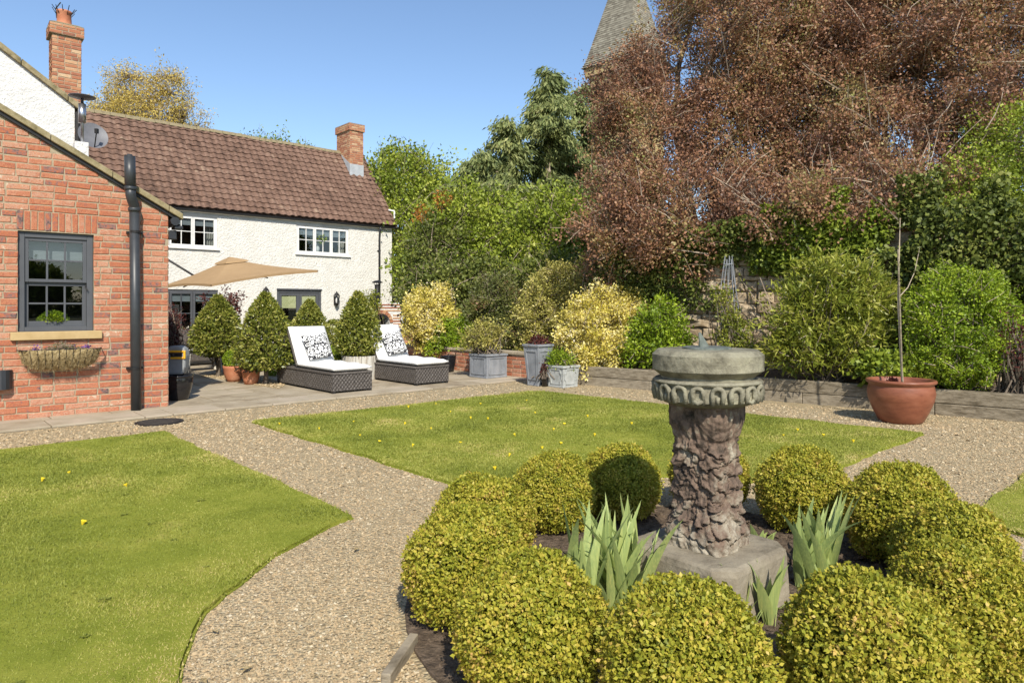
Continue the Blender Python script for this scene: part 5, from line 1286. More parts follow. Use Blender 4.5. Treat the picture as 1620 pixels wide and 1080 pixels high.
# ------------------------------------------------------------------ topiary bays
def bay(label, base, stem_h, zc_top, rad, z_low, grp='clipped cone bay trees'):
    t = thing('bay_tree', label, 'bay tree', base, grp)
    n = 5200; h = zc_top - z_low
    k = rng.random(n) ** 1.15; ang = rng.uniform(0, 6.28, n)
    prof_ = np.interp(k, [0, .05, .14, .3, .5, .7, .88, 1], [.50, .84, .99, 1.0, .88, .63, .32, .05])
    d = np.stack([np.cos(ang), np.sin(ang), np.zeros(n)], 1)
    bump = 1 + .07 * snoise(np.concatenate([d[:, :2], k[:, None] * 3], 1), 2.6, 6)
    r = rad * prof_ * bump * rng.uniform(.80, 1.04, n)
    p = np.array(base) + d * r[:, None]; p[:, 2] = z_low + h * k
    ax = d * .55 + unit(n) * .75 + np.array([0, 0, .35])
    o = quads('crown', leafquads(p, ax, rng.uniform(.035, .075, n), .45, .1), MT['bay'], t)
    m = 2600; k = rng.random(m); ang = rng.uniform(0, 6.28, m); d = np.stack([np.cos(ang), np.sin(ang), 0 * ang], 1)
    r = rad * np.interp(k, [0, .05, .14, .3, .5, .7, .88, 1], [.50, .84, .99, 1.0, .88, .63, .32, .05]) * rng.uniform(.45, .85, m)
    p2 = np.array(base) + d * r[:, None]; p2[:, 2] = z_low + h * k * .97
    quads('inner_leaves', leafquads(p2, unit(m), rng.uniform(.06, .10, m), .55, .1), MT['bay'], t, rnd=rng.random(m) * .3)
    mb = MB(); b = Vector(base); mb.tube([b, b + Vector((.01, 0, (z_low - b.z) * .6)), b + Vector((0, 0, z_low - b.z + h * .55))], [.04, .034, .02], 10)
    mb.build('trunk', MT['bark'], t)
    A = np.repeat(np.array([[b.x, b.y, z_low + .1]]), 90, 0); A[:, 2] += rng.random(90) * h * .6; quads('branches', twigs(A, p[rng.choice(n, 90, False)], .012, .004), MT['bark'], t)
    return t
b1 = G(345, 595, .025); bay('cone bay tree on a short stem nearest the brick extension', b1, .3, P(347, 468, b1.y).z, .45, .40)
b2 = G(420, 607, .025); bay('largest cone bay tree, between terracotta pots and first lounger', b2, .3, P(420, 464, b2.y).z, .47, .27)
b3 = Vector(((490 - 810) / F * 14.0, 14.0, .025)); bay('cone bay tree right behind the back of the first lounger', b3, .3, P(490, 475, 14).z, .42, .30)
# weathered planter with the fourth bay
pb = Vector(((569 - 810) / F * 11.9, 11.9, .025)); ph = P(569, 562, 11.9).z
t = thing('painted_planter', 'weathered white painted timber planter between the two loungers', 'planter', pb)
mb = MB(); N_ = 20
for k in range(N_):
    w0_, w1_ = 2 * math.pi * k / N_ + .012, 2 * math.pi * (k + 1) / N_ - .012; e = random.uniform(0, .006)
    q = lambda w, r, z: pb + Vector((r * math.cos(w), r * math.sin(w), z))
    mb.hexa([q(w0_, .27, 0), q(w0_, .30 + e, 0), q(w1_, .30 + e, 0), q(w1_, .27, 0), q(w0_, .275, ph - .025), q(w0_, .305 + e, ph - .025), q(w1_, .305 + e, ph - .025), q(w1_, .275, ph - .025)])
mb.build('staves', MT['weathered'], t)
mb = MB(); mb.lathe(pb, [(.26, 0), (.27, ph - .08), (0, ph - .06)], 24); mb.build('soil', MT['soil'], t)
b4 = pb + Vector((-.03, .0, ph - .07)); bay('cone bay tree growing in the white painted planter', b4, .1, P(565, 463, 11.9).z, .39, ph + .0)
# small clipped ball beyond, and thin shrub by the downpipe
def ballleaf(name, c, r, h, n, size, mat, t, thick=.16):
    d = unit(n); d[:, 2] = np.where(d[:, 2] < -.75, -d[:, 2], d[:, 2])
    b = 1 + .05 * snoise(d + np.array(c), 2.6, 11) + .045 * snoise(d, 8, 12) + .045 * snoise(d, 21, 14)
    rr = b * (1.02 - thick * rng.random(n) ** 1.5)
    p = np.array(c) + d * np.array([r, r, h]) * rr[:, None]
    ax = d * .35 + unit(n) * .8 + np.array([0, 0, .15])
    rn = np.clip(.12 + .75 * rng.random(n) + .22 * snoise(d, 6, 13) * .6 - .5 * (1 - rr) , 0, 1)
    return quads(name, leafquads(p, ax, size * rng.uniform(.6, 1.35, n), .62, .12, (d, .75)), mat, t, rnd=rn)
c = Vector(((528 - 810) / F * 15.5, 15.5, .03)); t = thing('clipped_ball', 'small dark clipped ball beside the bay in the white planter', 'topiary', c)
ballleaf('foliage', c + Vector((0, 0, P(528, 528, 15.5).z)), .25, .27, 2600, .04, MT['bay'], t); mb = MB(); mb.tube([c, c + Vector((0, 0, .6))], .03, 8); mb.build('stem', MT['bark'], t)
shrub('leafy_shrub', 'tall thin pale green shrub against the cottage downpipe', 'shrub', Vector(((590 - 810) / F * 15.6, 15.6, .03)), [blob(589, 482, 15.6, .11, .34), blob(583, 505, 15.6, .16, .4), blob(588, 535, 15.5, .14, .35)], 'bamboo', 420, 9, .05, .06, .45, inner=.2)
shrub('leafy_shrub', 'dark red leaved bush behind the first bay against the grey window', 'shrub', Vector(((352 - 810) / F * 13.8, 13.8, .03)), [blob(352, 495, 13.8, .32, .4), blob(345, 530, 13.8, .3, .4), blob(362, 480, 13.8, .2, .2)], 'darkred', 420, 9, .06, .06, .5, inner=.3)
shrub('leafy_shrub', 'dark red feathery maple at the corner of the brick extension', 'shrub', Vector(((268 - 810) / F * 12.0, 12.0, .03)), [blob(266, 525, 12, .2, .4), blob(272, 545, 12, .18, .3), blob(262, 500, 12, .15, .2)], 'darkred', 420, 9, .06, .055, .35, inner=.2)

# ------------------------------------------------------------------ pots and planters
def potlathe(name, label, cat, c, prof, mat, n=36, soil=None, smooth=True, rimz=None, part='body'):
    t = thing(name, label, cat, c)
    mb = MB(); mb.lathe(c, prof, n); o = mb.build(part, MT[mat], t, smooth=smooth)
    if soil:
        r, z = soil; mb = MB(); mb.lathe(c, [(r, z), (r * .5, z + .015), (0, z + .02)], 24); mb.build('soil', MT['soil'], t)
    return t
c = G(1425, 667); 
t = potlathe('terracotta_pot', 'big wide glazed terracotta pot on the gravel before the sleepers', 'plant pot', c,
     [(.20, 0), (.225, .02), (.275, .12), (.325, .25), (.338, .33), (.325, .40), (.318, .425), (.345, .44), (.352, .455), (.345, .472), (.315, .474), (.300, .46), (.30, .40), (.28, .38)], 'bigpot', 56, (.29, .39))
# young standard tree in it
b = c + Vector((.02, .0, .40)); t = thing('young_tree', 'young staked standard tree with bare stem growing in the big terracotta pot', 'tree', b)
Yc = c.y; q = lambda x, y: P(x, y, Yc)
mb = MB(); mb.tube([b, q(1424, 540), q(1421, 480), q(1422, 420), q(1424, 345)], [.013, .011, .010, .008, .004], 8); mb.tube([q(1422, 470), q(1436, 455), q(1447, 430), q(1455, 392)], [.006, .005, .004, .003], 6)
mb.build('trunk', MT['palestem'], t)
mb = MB(); mb.tube([b + Vector((-.012, -.02, 0)), q(1419, 395) + Vector((0, -.02, 0))], .009, 6); mb.build('stake', MT['timber'], t)
lp = np.concatenate([np.array(q(x, y)) + rng.normal(0, s, (m, 3)) for x, y, s, m in ((1424, 350, .05, 22), (1455, 392, .03, 14), (1436, 560, .02, 5), (1440, 560, .02, 4), (1422, 420, .03, 8), (1447, 430, .02, 6))])
quads('leaves', leafquads(lp, unit(len(lp)), rng.uniform(.03, .055, len(lp)), .5), MT['redgreen'], t)
c2 = c + Vector((-.16, -.12, .40)); t = thing('pot_plant', 'small dark succulent rosette at the left rim of the big terracotta pot', 'plant', c2)
d = unit(90); d[:, 2] = np.abs(d[:, 2]); quads('leaves', leafquads(np.array(c2) + d * .02 + np.array([0, 0, .04]), d, rng.uniform(.04, .075, 90), .5, .15), MT['darkred'], t)
# small terracotta pots by the bays
c = G(370, 603, .025); t = potlathe('terracotta_pot', 'small orange terracotta pot with bright green ball beside bay trees', 'plant pot', c, [(.095, 0), (.13, .05), (.16, .14), (.165, .2), (.172, .22), (.175, .265), (.155, .265), (.15, .22)], 'terracotta', 32, (.148, .225))
t = thing('pot_plant', 'bright lime green clipped ball in small terracotta pot', 'plant', c + Vector((0, 0, .24))); ballleaf('foliage', c + Vector((-.01, 0, .36)), .155, .16, 2400, .025, MT['bright'], t)
c = G(397, 607, .025); t = potlathe('terracotta_pot', 'small dark terracotta pot shaded beside the largest bay', 'plant pot', c, [(.10, 0), (.125, .08), (.14, .19), (.152, .195), (.155, .24), (.135, .24), (.13, .2)], 'terracotta', 32, (.13, .205))
shrub('pot_plant', 'straggly brown plant in the shaded terracotta pot', 'plant', c + Vector((0, 0, .21)), [(tuple(c + Vector((0, 0, .29))), (.16, .14, .10), 1)], 'redgreen', 120, 7, .03, .035, .5, inner=.2)
cz = Vector(((527 - 810) / F * 13.0, 13.0, .025)); t = potlathe('terracotta_pot', 'wide terracotta bowl half hidden by the first lounger', 'plant pot', cz, [(.16, 0), (.24, .1), (.29, .26), (.305, .3), (.285, .3), (.26, .26)], 'terracotta', 32, (.26, .26))
shrub('pot_plant', 'low green and red plants in the wide terracotta bowl', 'plant', cz + Vector((0, 0, .28)), [(tuple(cz + Vector((-.08, 0, .34))), (.2, .18, .13), 1), (tuple(cz + Vector((.14, 0, .33))), (.15, .15, .09), 1)], 'bright', 220, 8, .04, .045, .5, inner=.3)
cz = Vector(((445 - 810) / F * 12.6, 12.6, .025)); t = thing('clipped_ball', 'low bright green clipped box mound behind the first lounger', 'topiary', cz); ballleaf('foliage', cz + Vector((0, 0, .16)), .26, .24, 3000, .035, MT['bright'], t)
cz = Vector(((528 - 810) / F * 12.0, 12.0, .025)); t = thing('clipped_ball', 'dark green clipped mound between first lounger and planter', 'topiary', cz); ballleaf('foliage', cz + Vector((0, 0, .18)), .2, .22, 2600, .035, MT['green'], t)
# black glazed pots
potprof = lambda r, h: [(r * .62, 0), (r * .72, h * .08), (r * .92, h * .5), (r, h * .88), (r * .97, h * .93), (r * 1.04, h * .96), (r * 1.03, h), (r * .92, h), (r * .88, h * .85)]
c = G(282, 632, .022); t = potlathe('glazed_pot', 'black glazed round pot against the side of the brick extension', 'plant pot', c, potprof(.185, .335), 'blackglaze', 40, (.165, .29))
c = G(709, 588, .022); t = potlathe('glazed_pot', 'black glazed pot standing against the low brick wall', 'plant pot', c, potprof(.155, .315), 'blackglaze', 40, (.14, .27))
# hose reel on the side wall
rc = Vector((-4.62, 9.42, P(285, 592, 9.42).z)); zt_ = P(285, 547, 9.42).z; hh = zt_ - rc.z
t = thing('hose_reel', 'grey wall hung hose reel with yellow handle above the black pot', 'hose reel', rc)
RP = PL(Vector((rc.x - .145, rc.y, 0)), (1, .1))
mb = MB(); pr = [(.03, 0), (.0, .10), (-.005, .26), (.02, .36), (.08, hh), (.20, hh + .005), (.265, .36), (.285, .26), (.272, .10), (.235, 0)]; 
vs = [RP.pt(a, rc.z + z, .09) for a, z in pr] + [RP.pt(a, rc.z + z, -.09) for a, z in pr]; n = len(pr)
mb.add(vs, [tuple(range(n - 1, -1, -1)), tuple(range(n, 2 * n))] + [(i, (i + 1) % n, n + (i + 1) % n, n + i) for i in range(n)]); mb.build('casing', MT['reelgrey'], t, bevel=.03)
mb = MB(); zz = rc.z + hh * .55
ring(mb, RP, .0, .285, zz, zz + .12, .03, .08, .112); mb.build('handle', MT['yellow'], t, bevel=.012)
mb = MB(); mb.wbox(RP, .05, .235, zz + .035, zz + .085, .088, .098); mb.build('slot', MT['iron'], t)
mb = MB(); mb.tube([RP.pt(-.05, zz + .09, .12), RP.pt(.02, zz + .07, .15), RP.pt(.10, zz + .06, .15), RP.pt(.09, zz - .03, .15), RP.pt(.02, zz - .06, .14), RP.pt(-.05, zz - .05, .12)], .011, 8); mb.build('hose', MT['dishgrey'], t, smooth=True)
mb = MB(); mb.tube([RP.pt(.09, zz + .065, .13), RP.pt(.15, zz + .065, .16)], .018, 8); mb.build('nozzle', MT['iron'], t)
mb = MB(); mb.wbox(RP, -.3, .02, rc.z + .12, rc.z + .26, -.05, .02); mb.build('wall_bracket', MT['black'], t)
# lead planters
def lead(name, label, c, w0_, w1_, h, mat, tap=True, panel='rect'):
    t = thing(name, label, 'planter', c)
    d, e = UX, VX
    def q(i, j, z, k=0.0):
        f = z / h; w = w0_ + (w1_ - w0_) * f + k; return c + d * ((i + 1) / 2 * w + (w1_ - w) * 0 + (w1_ - w) / 2 * 0) + e * ((j + 1) / 2 * w)
    cen = c + d * w0_ / 2 + e * w0_ / 2
    def q(i, j, z, k=0.0):
        f = z / h; w = (w0_ + (w1_ - w0_) * f) / 2 + k; return cen + d * (i * w) + e * (j * w) + Vector((0, 0, z))
    mb = MB(); ij = ((-1, -1), (1, -1), (1, 1), (-1, 1))
    mb.hexa([q(i, j, 0) for i, j in ij] + [q(i, j, h - .03) for i, j in ij]); b = mb.build('body', MT[mat], t, bevel=.004)
    mb = MB()
    for z0, z1, k in ((0, .035, .012), (h - .035, h, .022)):
        mb.hexa([q(i, j, z0, k) for i, j in ij] + [q(i, j, z1, k) for i, j in ij])
    mb.build('rim', MT[mat], b, bevel=.006)
    mb = MB()
    for (fi, fj, ti, tj) in ((0, -1, 1, 0), (-1, 0, 0, 1)):       # the two faces that show
        def fp(u, z, k): 
            f = z / h; w = (w0_ + (w1_ - w0_) * f) / 2
            return cen + d * (fi * (w + k) + ti * u * w) + e * (fj * (w + k) + tj * u * w) + Vector((0, 0, z))
        if panel == 'rect': loop = [(-.78, .16), (.78, .16), (.78, .84), (-.78, .84)]
        else: loop = [(-.62, .17), (.62, .17), (.62, .32), (.80, .38), (.80, .64), (.62, .70), (.62, .84), (-.62, .84), (-.62, .70), (-.80, .64), (-.80, .38), (-.62, .32)]
        for a, b_ in zip(loop, loop[1:] + loop[:1]): mb.bar(fp(a[0], a[1] * h, .004), fp(b_[0], b_[1] * h, .004), .020, .016, up=(fi * d.x + fj * e.x, fi * d.y + fj * e.y, 0))
        for uu in (-.97, .97): mb.bar(fp(uu, .05 * h, 0), fp(uu, .94 * h, 0), .022, .014, up=(fi * d.x + fj * e.x, fi * d.y + fj * e.y, 0))
    mb.build('panel_moulding', MT[mat], b)
    mb = MB(); mb.hexa([q(i * .9, j * .9, h - .06) for i, j in ij] + [q(i * .88, j * .88, h - .028) for i, j in ij]); mb.build('soil', MT['soil'], t)
    return t, cen
c = G(770, 599, 0.022); t, cen = lead('lead_planter', 'square lead grey planter with panelled faces by the brick wall', c, .46, .46, P(770, 561, c.y).z - .022, 'lead')
shrub('pot_plant', 'loose green shrub growing in the square lead planter', 'plant', cen + Vector((0, 0, .42)), [blob(765, 540, cen.y, .24, .17), blob(745, 532, cen.y, .17, .14), blob(785, 530, cen.y, .16, .15), blob(765, 520, cen.y + .1, .2, .1)], 'olive', 420, 8, .05, .05, .5, inner=.3)
c = G(851, 611); t, cen = lead('lead_planter', 'tall tapering lead grey planter between brick wall and yellow shrub', c, .22, .33, P(851, 545, c.y).z, 'lead')
shrub('pot_plant', 'dark red leaved plant in the tall lead planter', 'plant', cen + Vector((0, 0, .65)), [(tuple(cen + Vector((0, 0, .71))), (.14, .14, .05), 1)], 'darkred', 60, 6, .03, .05, .7, inner=.2)
c = G(891, 614); t, cen = lead('lead_planter', 'small pale lead planter with shaped panels before the yellow shrub', c, .31, .36, P(891, 579, c.y).z, 'leadpale', panel='shaped')
shrub('pot_plant', 'feathery bright green plant in the small pale planter', 'plant', cen + Vector((0, 0, .33)), [(tuple(cen + Vector((-.03, 0, .42))), (.2, .18, .12), 1), (tuple(cen + Vector((-.08, 0, .48))), (.10, .1, .08), 1)], 'bright', 260, 9, .04, .045, .3, inner=.2)
c = G(862, 611); t = potlathe('glazed_pot', 'tiny black pot with dark sprig between the tall and small planters', 'plant pot', c, [(.05, 0), (.075, .14), (.08, .15), (.07, .15)], 'blackglaze', 24, (.068, .13))
shrub('pot_plant', 'dark sprig standing in the tiny black pot', 'plant', c + Vector((0, 0, .13)), [(tuple(c + Vector((-.01, 0, .26))), (.05, .05, .14), 1)], 'darkred', 50, 5, .025, .04, .4, inner=.1)

# ------------------------------------------------------------------ loungers
def pillowpattern():
    m = bpy.data.materials.new('black_damask'); m.use_nodes = True; nt = m.node_tree; N, L = nt.nodes, nt.links; b = N['Principled BSDF']
    tc = N.new('ShaderNodeTexCoord'); sx = N.new('ShaderNodeSeparateXYZ'); L.new(tc.outputs['Object'], sx.inputs[0])
    ab = N.new('ShaderNodeMath'); ab.operation = 'ABSOLUTE'; L.new(sx.outputs[0], ab.inputs[0])
    cb = N.new('ShaderNodeCombineXYZ'); L.new(ab.outputs[0], cb.inputs[0]); L.new(sx.outputs[2], cb.inputs[1])
    vo = N.new('ShaderNodeTexVoronoi'); vo.inputs['Scale'].default_value = 19; vo.inputs['Randomness'].default_value = .75; L.new(cb.outputs[0], vo.inputs[0])
    mu = N.new('ShaderNodeMath'); mu.operation = 'MULTIPLY'; mu.inputs[1].default_value = 15; L.new(vo.outputs['Distance'], mu.inputs[0])
    no = N.new('ShaderNodeTexNoise'); no.inputs['Scale'].default_value = 13; L.new(cb.outputs[0], no.inputs[0])
    m2 = N.new('ShaderNodeMath'); m2.operation = 'MULTIPLY_ADD'; m2.inputs[1].default_value = 9; L.new(no.outputs[0], m2.inputs[0]); L.new(mu.outputs[0], m2.inputs[2])
    si = N.new('ShaderNodeMath'); si.operation = 'SINE'; L.new(m2.outputs[0], si.inputs[0])
    rp = ramp(nt, [(.45, (.74, .73, .70)), (.50, (.025, .025, .03))]); ma = N.new('ShaderNodeMapRange'); ma.inputs[1].default_value = -1; L.new(si.outputs[0], ma.inputs[0]); L.new(ma.outputs[0], rp.inputs[0]); L.new(rp.outputs[0], b.inputs['Base Color'])
    b.inputs['Roughness'].default_value = .95
    return m
DAM = pillowpattern()
def weave(mb, p0, d, L, h, n_):
    """woven face: strands pass over and under each other"""
    nx, nz = int(L / .012), int(h / .016)
    vs = []
    for k in range(nz + 1):
        for i in range(nx + 1):
            o = .0045 * math.sin(i * .012 / .028 * math.pi + (k // 2) * math.pi) * (1 if 0 < k < nz else 0)
            vs.append(Vector(p0) + d * (L * i / nx) + n_ * o + Vector((0, 0, h * k / nz)))
    for k in range(nz):
        r0_ = random.random()
        for i in range(nx):
            pass
    b = len(mb.v); mb.v += [tuple(v) for v in vs]
    for k in range(nz):
        for i in range(nx):
            mb.f.append((b + k * (nx + 1) + i, b + k * (nx + 1) + i + 1, b + (k + 1) * (nx + 1) + i + 1, b + (k + 1) * (nx + 1) + i)); mb.r.append(.5 + .35 * math.sin(i * .012 / .028 * math.pi + (k // 2) * math.pi) + random.uniform(-.15, .15))
def cushion(mb, p, d, e, up, w, l, th, n=10):
    """soft slab: p = corner, d width, e length, up thickness"""
    vs = []; m = 22
    for s_ in (0, 1):
        for j in range(m + 1):
            for i in range(n + 1):
                u, v = i / n, j / m; ed = min(1, min(u, 1 - u) / .09, min(v, 1 - v) / .045); k = math.sqrt(max(0, 1 - (1 - ed) ** 2))
                z = th * (.5 + (.5 if s_ else -.5) * (.35 + .65 * k)) + (.008 * math.sin(v * 17 + u * 3) * k if s_ else 0)
                vs.append(p + d * (u * w) + e * (v * l) + up * z)
    q = (n + 1) * (m + 1); fs = []
    for j in range(m):
        for i in range(n):
            a = j * (n + 1) + i; fs.append((a, a + n + 1, a + n + 2, a + 1)); fs.append((q + a, q + a + 1, q + a + n + 2, q + a + n + 1))
    per = [i for i in range(n + 1)] + [j * (n + 1) + n for j in range(1, m + 1)] + [m * (n + 1) + i for i in range(n - 1, -1, -1)] + [j * (n + 1) for j in range(m - 1, 0, -1)]
    for a, b in zip(per, per[1:] + per[:1]): fs.append((a, b, b + q, a + q))
    mb.add(vs, fs, .5)
def lounger(label, plabel, F1, d=None):
    """F1 = near corner at the foot end; width runs along the patio, length away from the camera"""
    Wd, Ln, hb = .65, 1.90, .30; z0 = .03
    d = UX; e = VX; b = Vector((F1.x, F1.y, .022))
    t = thing('sun_lounger', label, 'sun lounger', b, 'rattan sun loungers on the patio')
    mb = MB(); q = lambda u, v, z: b + d * u + e * v + Vector((0, 0, z))
    for p0, dr, L, n_ in ((q(0, Ln, z0), -e, Ln, -d), (q(0, 0, z0), d, Wd, -e), (q(Wd, 0, z0), e, Ln, d), (q(Wd, Ln, z0), -d, Wd, e)): weave(mb, p0, dr, L, hb - z0, n_)
    mb.add([q(.002, .002, hb), q(Wd - .002, .002, hb), q(Wd - .002, Ln - .002, hb), q(.002, Ln - .002, hb)], [(0, 1, 2, 3)])
    base = mb.build('base', MT['rattan'], t)
    mb = MB()
    for u in (.03, Wd - .03):
        for v in (.03, Ln - .03): mb.box(q(u, v, 0), .05, .05, z0 + .02, d)
    mb.build('feet', MT['iron'], base)
    mb = MB(); mb.bar(q(0, -.004, hb - .012), q(Wd, -.004, hb - .012), .02, .024); mb.bar(q(-.004, 0, hb - .012), q(-.004, Ln, hb - .012), .02, .024); mb.build('top_rail', MT['rattan'], base)
    mb = MB(); cushion(mb, q(.01, -.01, hb + .012), d, e, Vector((0, 0, 1)), Wd - .02, 1.22, .085); mb.build('seat_cushion', MT['cushion'], t, smooth=True)
    an = R(58); be = e * math.cos(an) + Vector((0, 0, math.sin(an))); bu = -e * math.sin(an) + Vector((0, 0, math.cos(an)))
    pv = q(.01, 1.19, hb + .03)
    mb = MB(); cushion(mb, pv, d, be, bu, Wd - .02, .68, .085); mb.build('back_cushion', MT['cushion'], t, smooth=True)
    mb = MB(); mb.hexa([pv + d * .0 - bu * .03, pv + d * (Wd - .02) - bu * .03, pv + d * (Wd - .02) + be * .66 - bu * .03, pv + be * .66 - bu * .03, pv - bu * .005, pv + d * (Wd - .02) - bu * .005, pv + d * (Wd - .02) + be * .66 - bu * .005, pv + be * .66 - bu * .005]); mb.bar(q(.1, 1.75, hb), pv + be * .5 + d * .1 - bu * .02, .025, .02); mb.bar(q(Wd - .1, 1.75, hb), pv + be * .5 + d * (Wd - .1) - bu * .02, .025, .02); mb.build('backrest_frame', MT['rattan'], t)
    # scatter pillow leaning on the backrest (a thing of its own)
    S_ = .43
    an2 = R(62); pe = e * math.cos(an2) + Vector((0, 0, math.sin(an2))); pn = -e * math.sin(an2) + Vector((0, 0, math.cos(an2)))
    pc = pv + d * ((Wd - .02) * .54) + pe * (S_ / 2 + .03) + bu * (.155)
    o = bpy.data.meshes.new('pillow'); n = 16; vs = []; fs = []
    for s_ in (1, -1):
        for j in range(n + 1):
            for i in range(n + 1):
                u, v = i / n * 2 - 1, j / n * 2 - 1; k = max(0, (1 - abs(u) ** 2.6)) ** .6 * max(0, (1 - abs(v) ** 2.6)) ** .6
                pin = 1 - .10 * (1 - abs(u * v)) * (abs(u) ** 4 + abs(v) ** 4) * .5
                vs.append((u * S_ / 2 * pin, -s_ * .075 * k, v * S_ / 2 * pin))
    q_ = (n + 1) ** 2
    for j in range(n):
        for i in range(n):
            a = j * (n + 1) + i; fs.append((a, a + 1, a + n + 2, a + n + 1)); fs.append((q_ + a, q_ + a + n + 1, q_ + a + n + 2, q_ + a + 1))
    o.from_pydata(vs, [], fs); o.materials.append(DAM); o.polygons.foreach_set('use_smooth', [True] * len(o.polygons)); o.update()
    ob = bpy.data.objects.new('patterned_pillow', o); LINK(ob)
    from mathutils import Matrix
    X = (d * math.cos(R(7)) + pe * math.sin(R(7))); Z = (pe * math.cos(R(7)) - d * math.sin(R(7)))
    Mx = Matrix(((X.x, -pn.x, Z.x, pc.x), (X.y, -pn.y, Z.y, pc.y), (X.z, -pn.z, Z.z, pc.z), (0, 0, 0, 1))); ob.matrix_world = Mx
    tag(ob, plabel, 'cushion', 'black and white patterned pillows')
lounger('dark rattan lounger with white cushions, left of the painted planter', 'black and white damask pillow on the lounger left of the planter', G(526, 623, .022))
lounger('dark rattan lounger with white cushions, right of the painted planter', 'black and white damask pillow on the lounger right of the planter', G(658, 610, .022))

# ------------------------------------------------------------------ parasol, table
C1, C2, C4 = P(334, 448, 15.0), P(503, 426, 17.0), P(250, 453, 16.5); C3 = C2 + C4 - C1
apex = P(363, 408, 16.9); cen = (C1 + C2 + C3 + C4) / 4
mp_ = Vector((cen.x - 2.6, cen.y - .2, 0))
t = thing('cantilever_parasol', 'large square tan cantilever parasol over the patio table', 'parasol', mp_)
mb = MB(); n = 10; cor = [C1, C2, C3, C4]
for k in range(4):
    a, b = cor[k], cor[(k + 1) % 4]; vs = []; fs = []
    for j in range(n + 1):
        f = j / n; l, r = apex + (a - apex) * f, apex + (b - apex) * f
        for i in range(n + 1):
            g = i / n; p = l + (r - l) * g
            p = p + Vector((0, 0, -.07 * math.sin(f * math.pi) * .6 - .10 * math.sin(g * math.pi) * f * 0 + .05 * math.sin(g * math.pi) * f - .02)); vs.append(p)
    for j in range(n):
        for i in range(n): q = j * (n + 1) + i; fs.append((q, q + 1, q + n + 2, q + n + 1))
    mb.add(vs, fs)
cn = mb.build('canopy', MT['canvas'], t, smooth=False)
mb = MB()
for k in range(4):
    a, b = cor[k], cor[(k + 1) % 4]
    vs = []
    for i in range(11):
        g = i / 10; p = a + (b - a) * g + Vector((0, 0, .05 * math.sin(g * math.pi) - .02)); vs += [p, p - Vector((0, 0, .055))]
    mb.add(vs, [(2 * i, 2 * i + 2, 2 * i + 3, 2 * i + 1) for i in range(10)])
mb.build('valance', MT['canvas'], cn)
mb = MB(); cap = [apex + (c_ - apex) * .20 + Vector((0, 0, .012)) for c_ in cor]; ct = apex + Vector((0, 0, .03)); lo_ = [apex + (c_ - apex) * .22 + Vector((0, 0, -.02)) for c_ in cor]
mb.add(cap + [ct] + lo_, [(k, (k + 1) % 4, 4) for k in range(4)] + [(k, 5 + k, 5 + (k + 1) % 4, (k + 1) % 4) for k in range(4)]); mb.build('vent', MT['canvas'], cn)
hub = apex - Vector((0, 0, .42)); low = hub
for c_ in cor + [(cor[k] + cor[(k + 1) % 4]) / 2 for k in range(4)]:
    mb = MB(); m_ = apex + (c_ - apex) * .55 - Vector((0, 0, .15)); mb.tube([apex + Vector((0, 0, -.13)), apex + (c_ - apex) * .5 + Vector((0, 0, -.15)), c_ + Vector((0, 0, -.05))], .014, 6); mb.bar(hub, m_, .018, .024); mb.build('rib', MT['iron'], t)
mb = MB(); mb.tube([hub - Vector((0, 0, .05)), apex + Vector((0, 0, .02))], .04, 10); mb.build('hub', MT['iron'], t)
mp_ = P(222, 384, 16.6); mt_ = Vector((mp_.x, mp_.y, mp_.z + .05)); mb = MB(); mb.tube([(mp_.x, mp_.y, .03), mt_], .045, 12); mb.build('mast', MT['iron'], t)
mb = MB(); mb.tube([P(222, 384, 16.6), P(292, 427, 16.6), P(310, 438, 16.7)], .026, 8); mb.build('arm', MT['iron'], t)
mb = MB(); mb.bar((mp_.x - .5, mp_.y, .05), (mp_.x + .5, mp_.y, .05), .1, .06); mb.bar((mp_.x, mp_.y - .5, .06), (mp_.x, mp_.y + .5, .06), .1, .06); mb.build('cross_base', MT['iron'], t)
# grey garden sofa and pale legged table seen between the bays and the brick corner
sc_ = Vector(((300 - 810) / F * 14.4, 14.4, .022))
t = thing('garden_sofa', 'grey garden sofa half hidden behind the first bay tree', 'sofa', sc_)
SP = PL(sc_ - UX * .9, UX)
mb = MB(); mb.wbox(SP, 0, 1.7, .12, .40, -.7, 0); mb.build('seat', MT['rattan'], t, bevel=.02)
mb = MB(); mb.wbox(SP, 0, 1.7, .40, .78, -.72, -.58); mb.build('backrest', MT['rattan'], t, bevel=.02)
for a in (0, 1.7):
    mb = MB(); mb.wbox(SP, a - .12 if a else -.02, a + .02 if a else .12, .12, .58, -.7, .01); mb.build('arm', MT['rattan'], t, bevel=.02)
mb = MB()
for a in (.05, 1.6):
    for o in (-.05, -.65): mb.wbox(SP, a, a + .06, 0, .12, o - .05, o)
mb.build('feet', MT['iron'], t)
tb = Vector(((320 - 810) / F * 13.4, 13.4, .022)); t = thing('patio_table', 'small pale legged patio table behind the first bay stem', 'table', tb)
mb = MB(); mb.box(tb + Vector((0, 0, .40)), .7, .45, .035, UX); mb.build('top', MT['weathered'], t, bevel=.006)
for i in (-1, 1):
    for j in (-1, 1):
        mb = MB(); p = tb + UX * (i * .26) + VX * (j * .16); mb.bar(p + Vector((i * .05, 0, 0)), p + Vector((0, 0, .40)), .035, .035); mb.build('leg', MT['weathered'], t)
for k, (x, y, lab) in enumerate(((290, 545, 'pale ceramic bowl on the sofa arm end of the patio'), (303, 541, 'white jug standing on the patio table end'))):
    pass
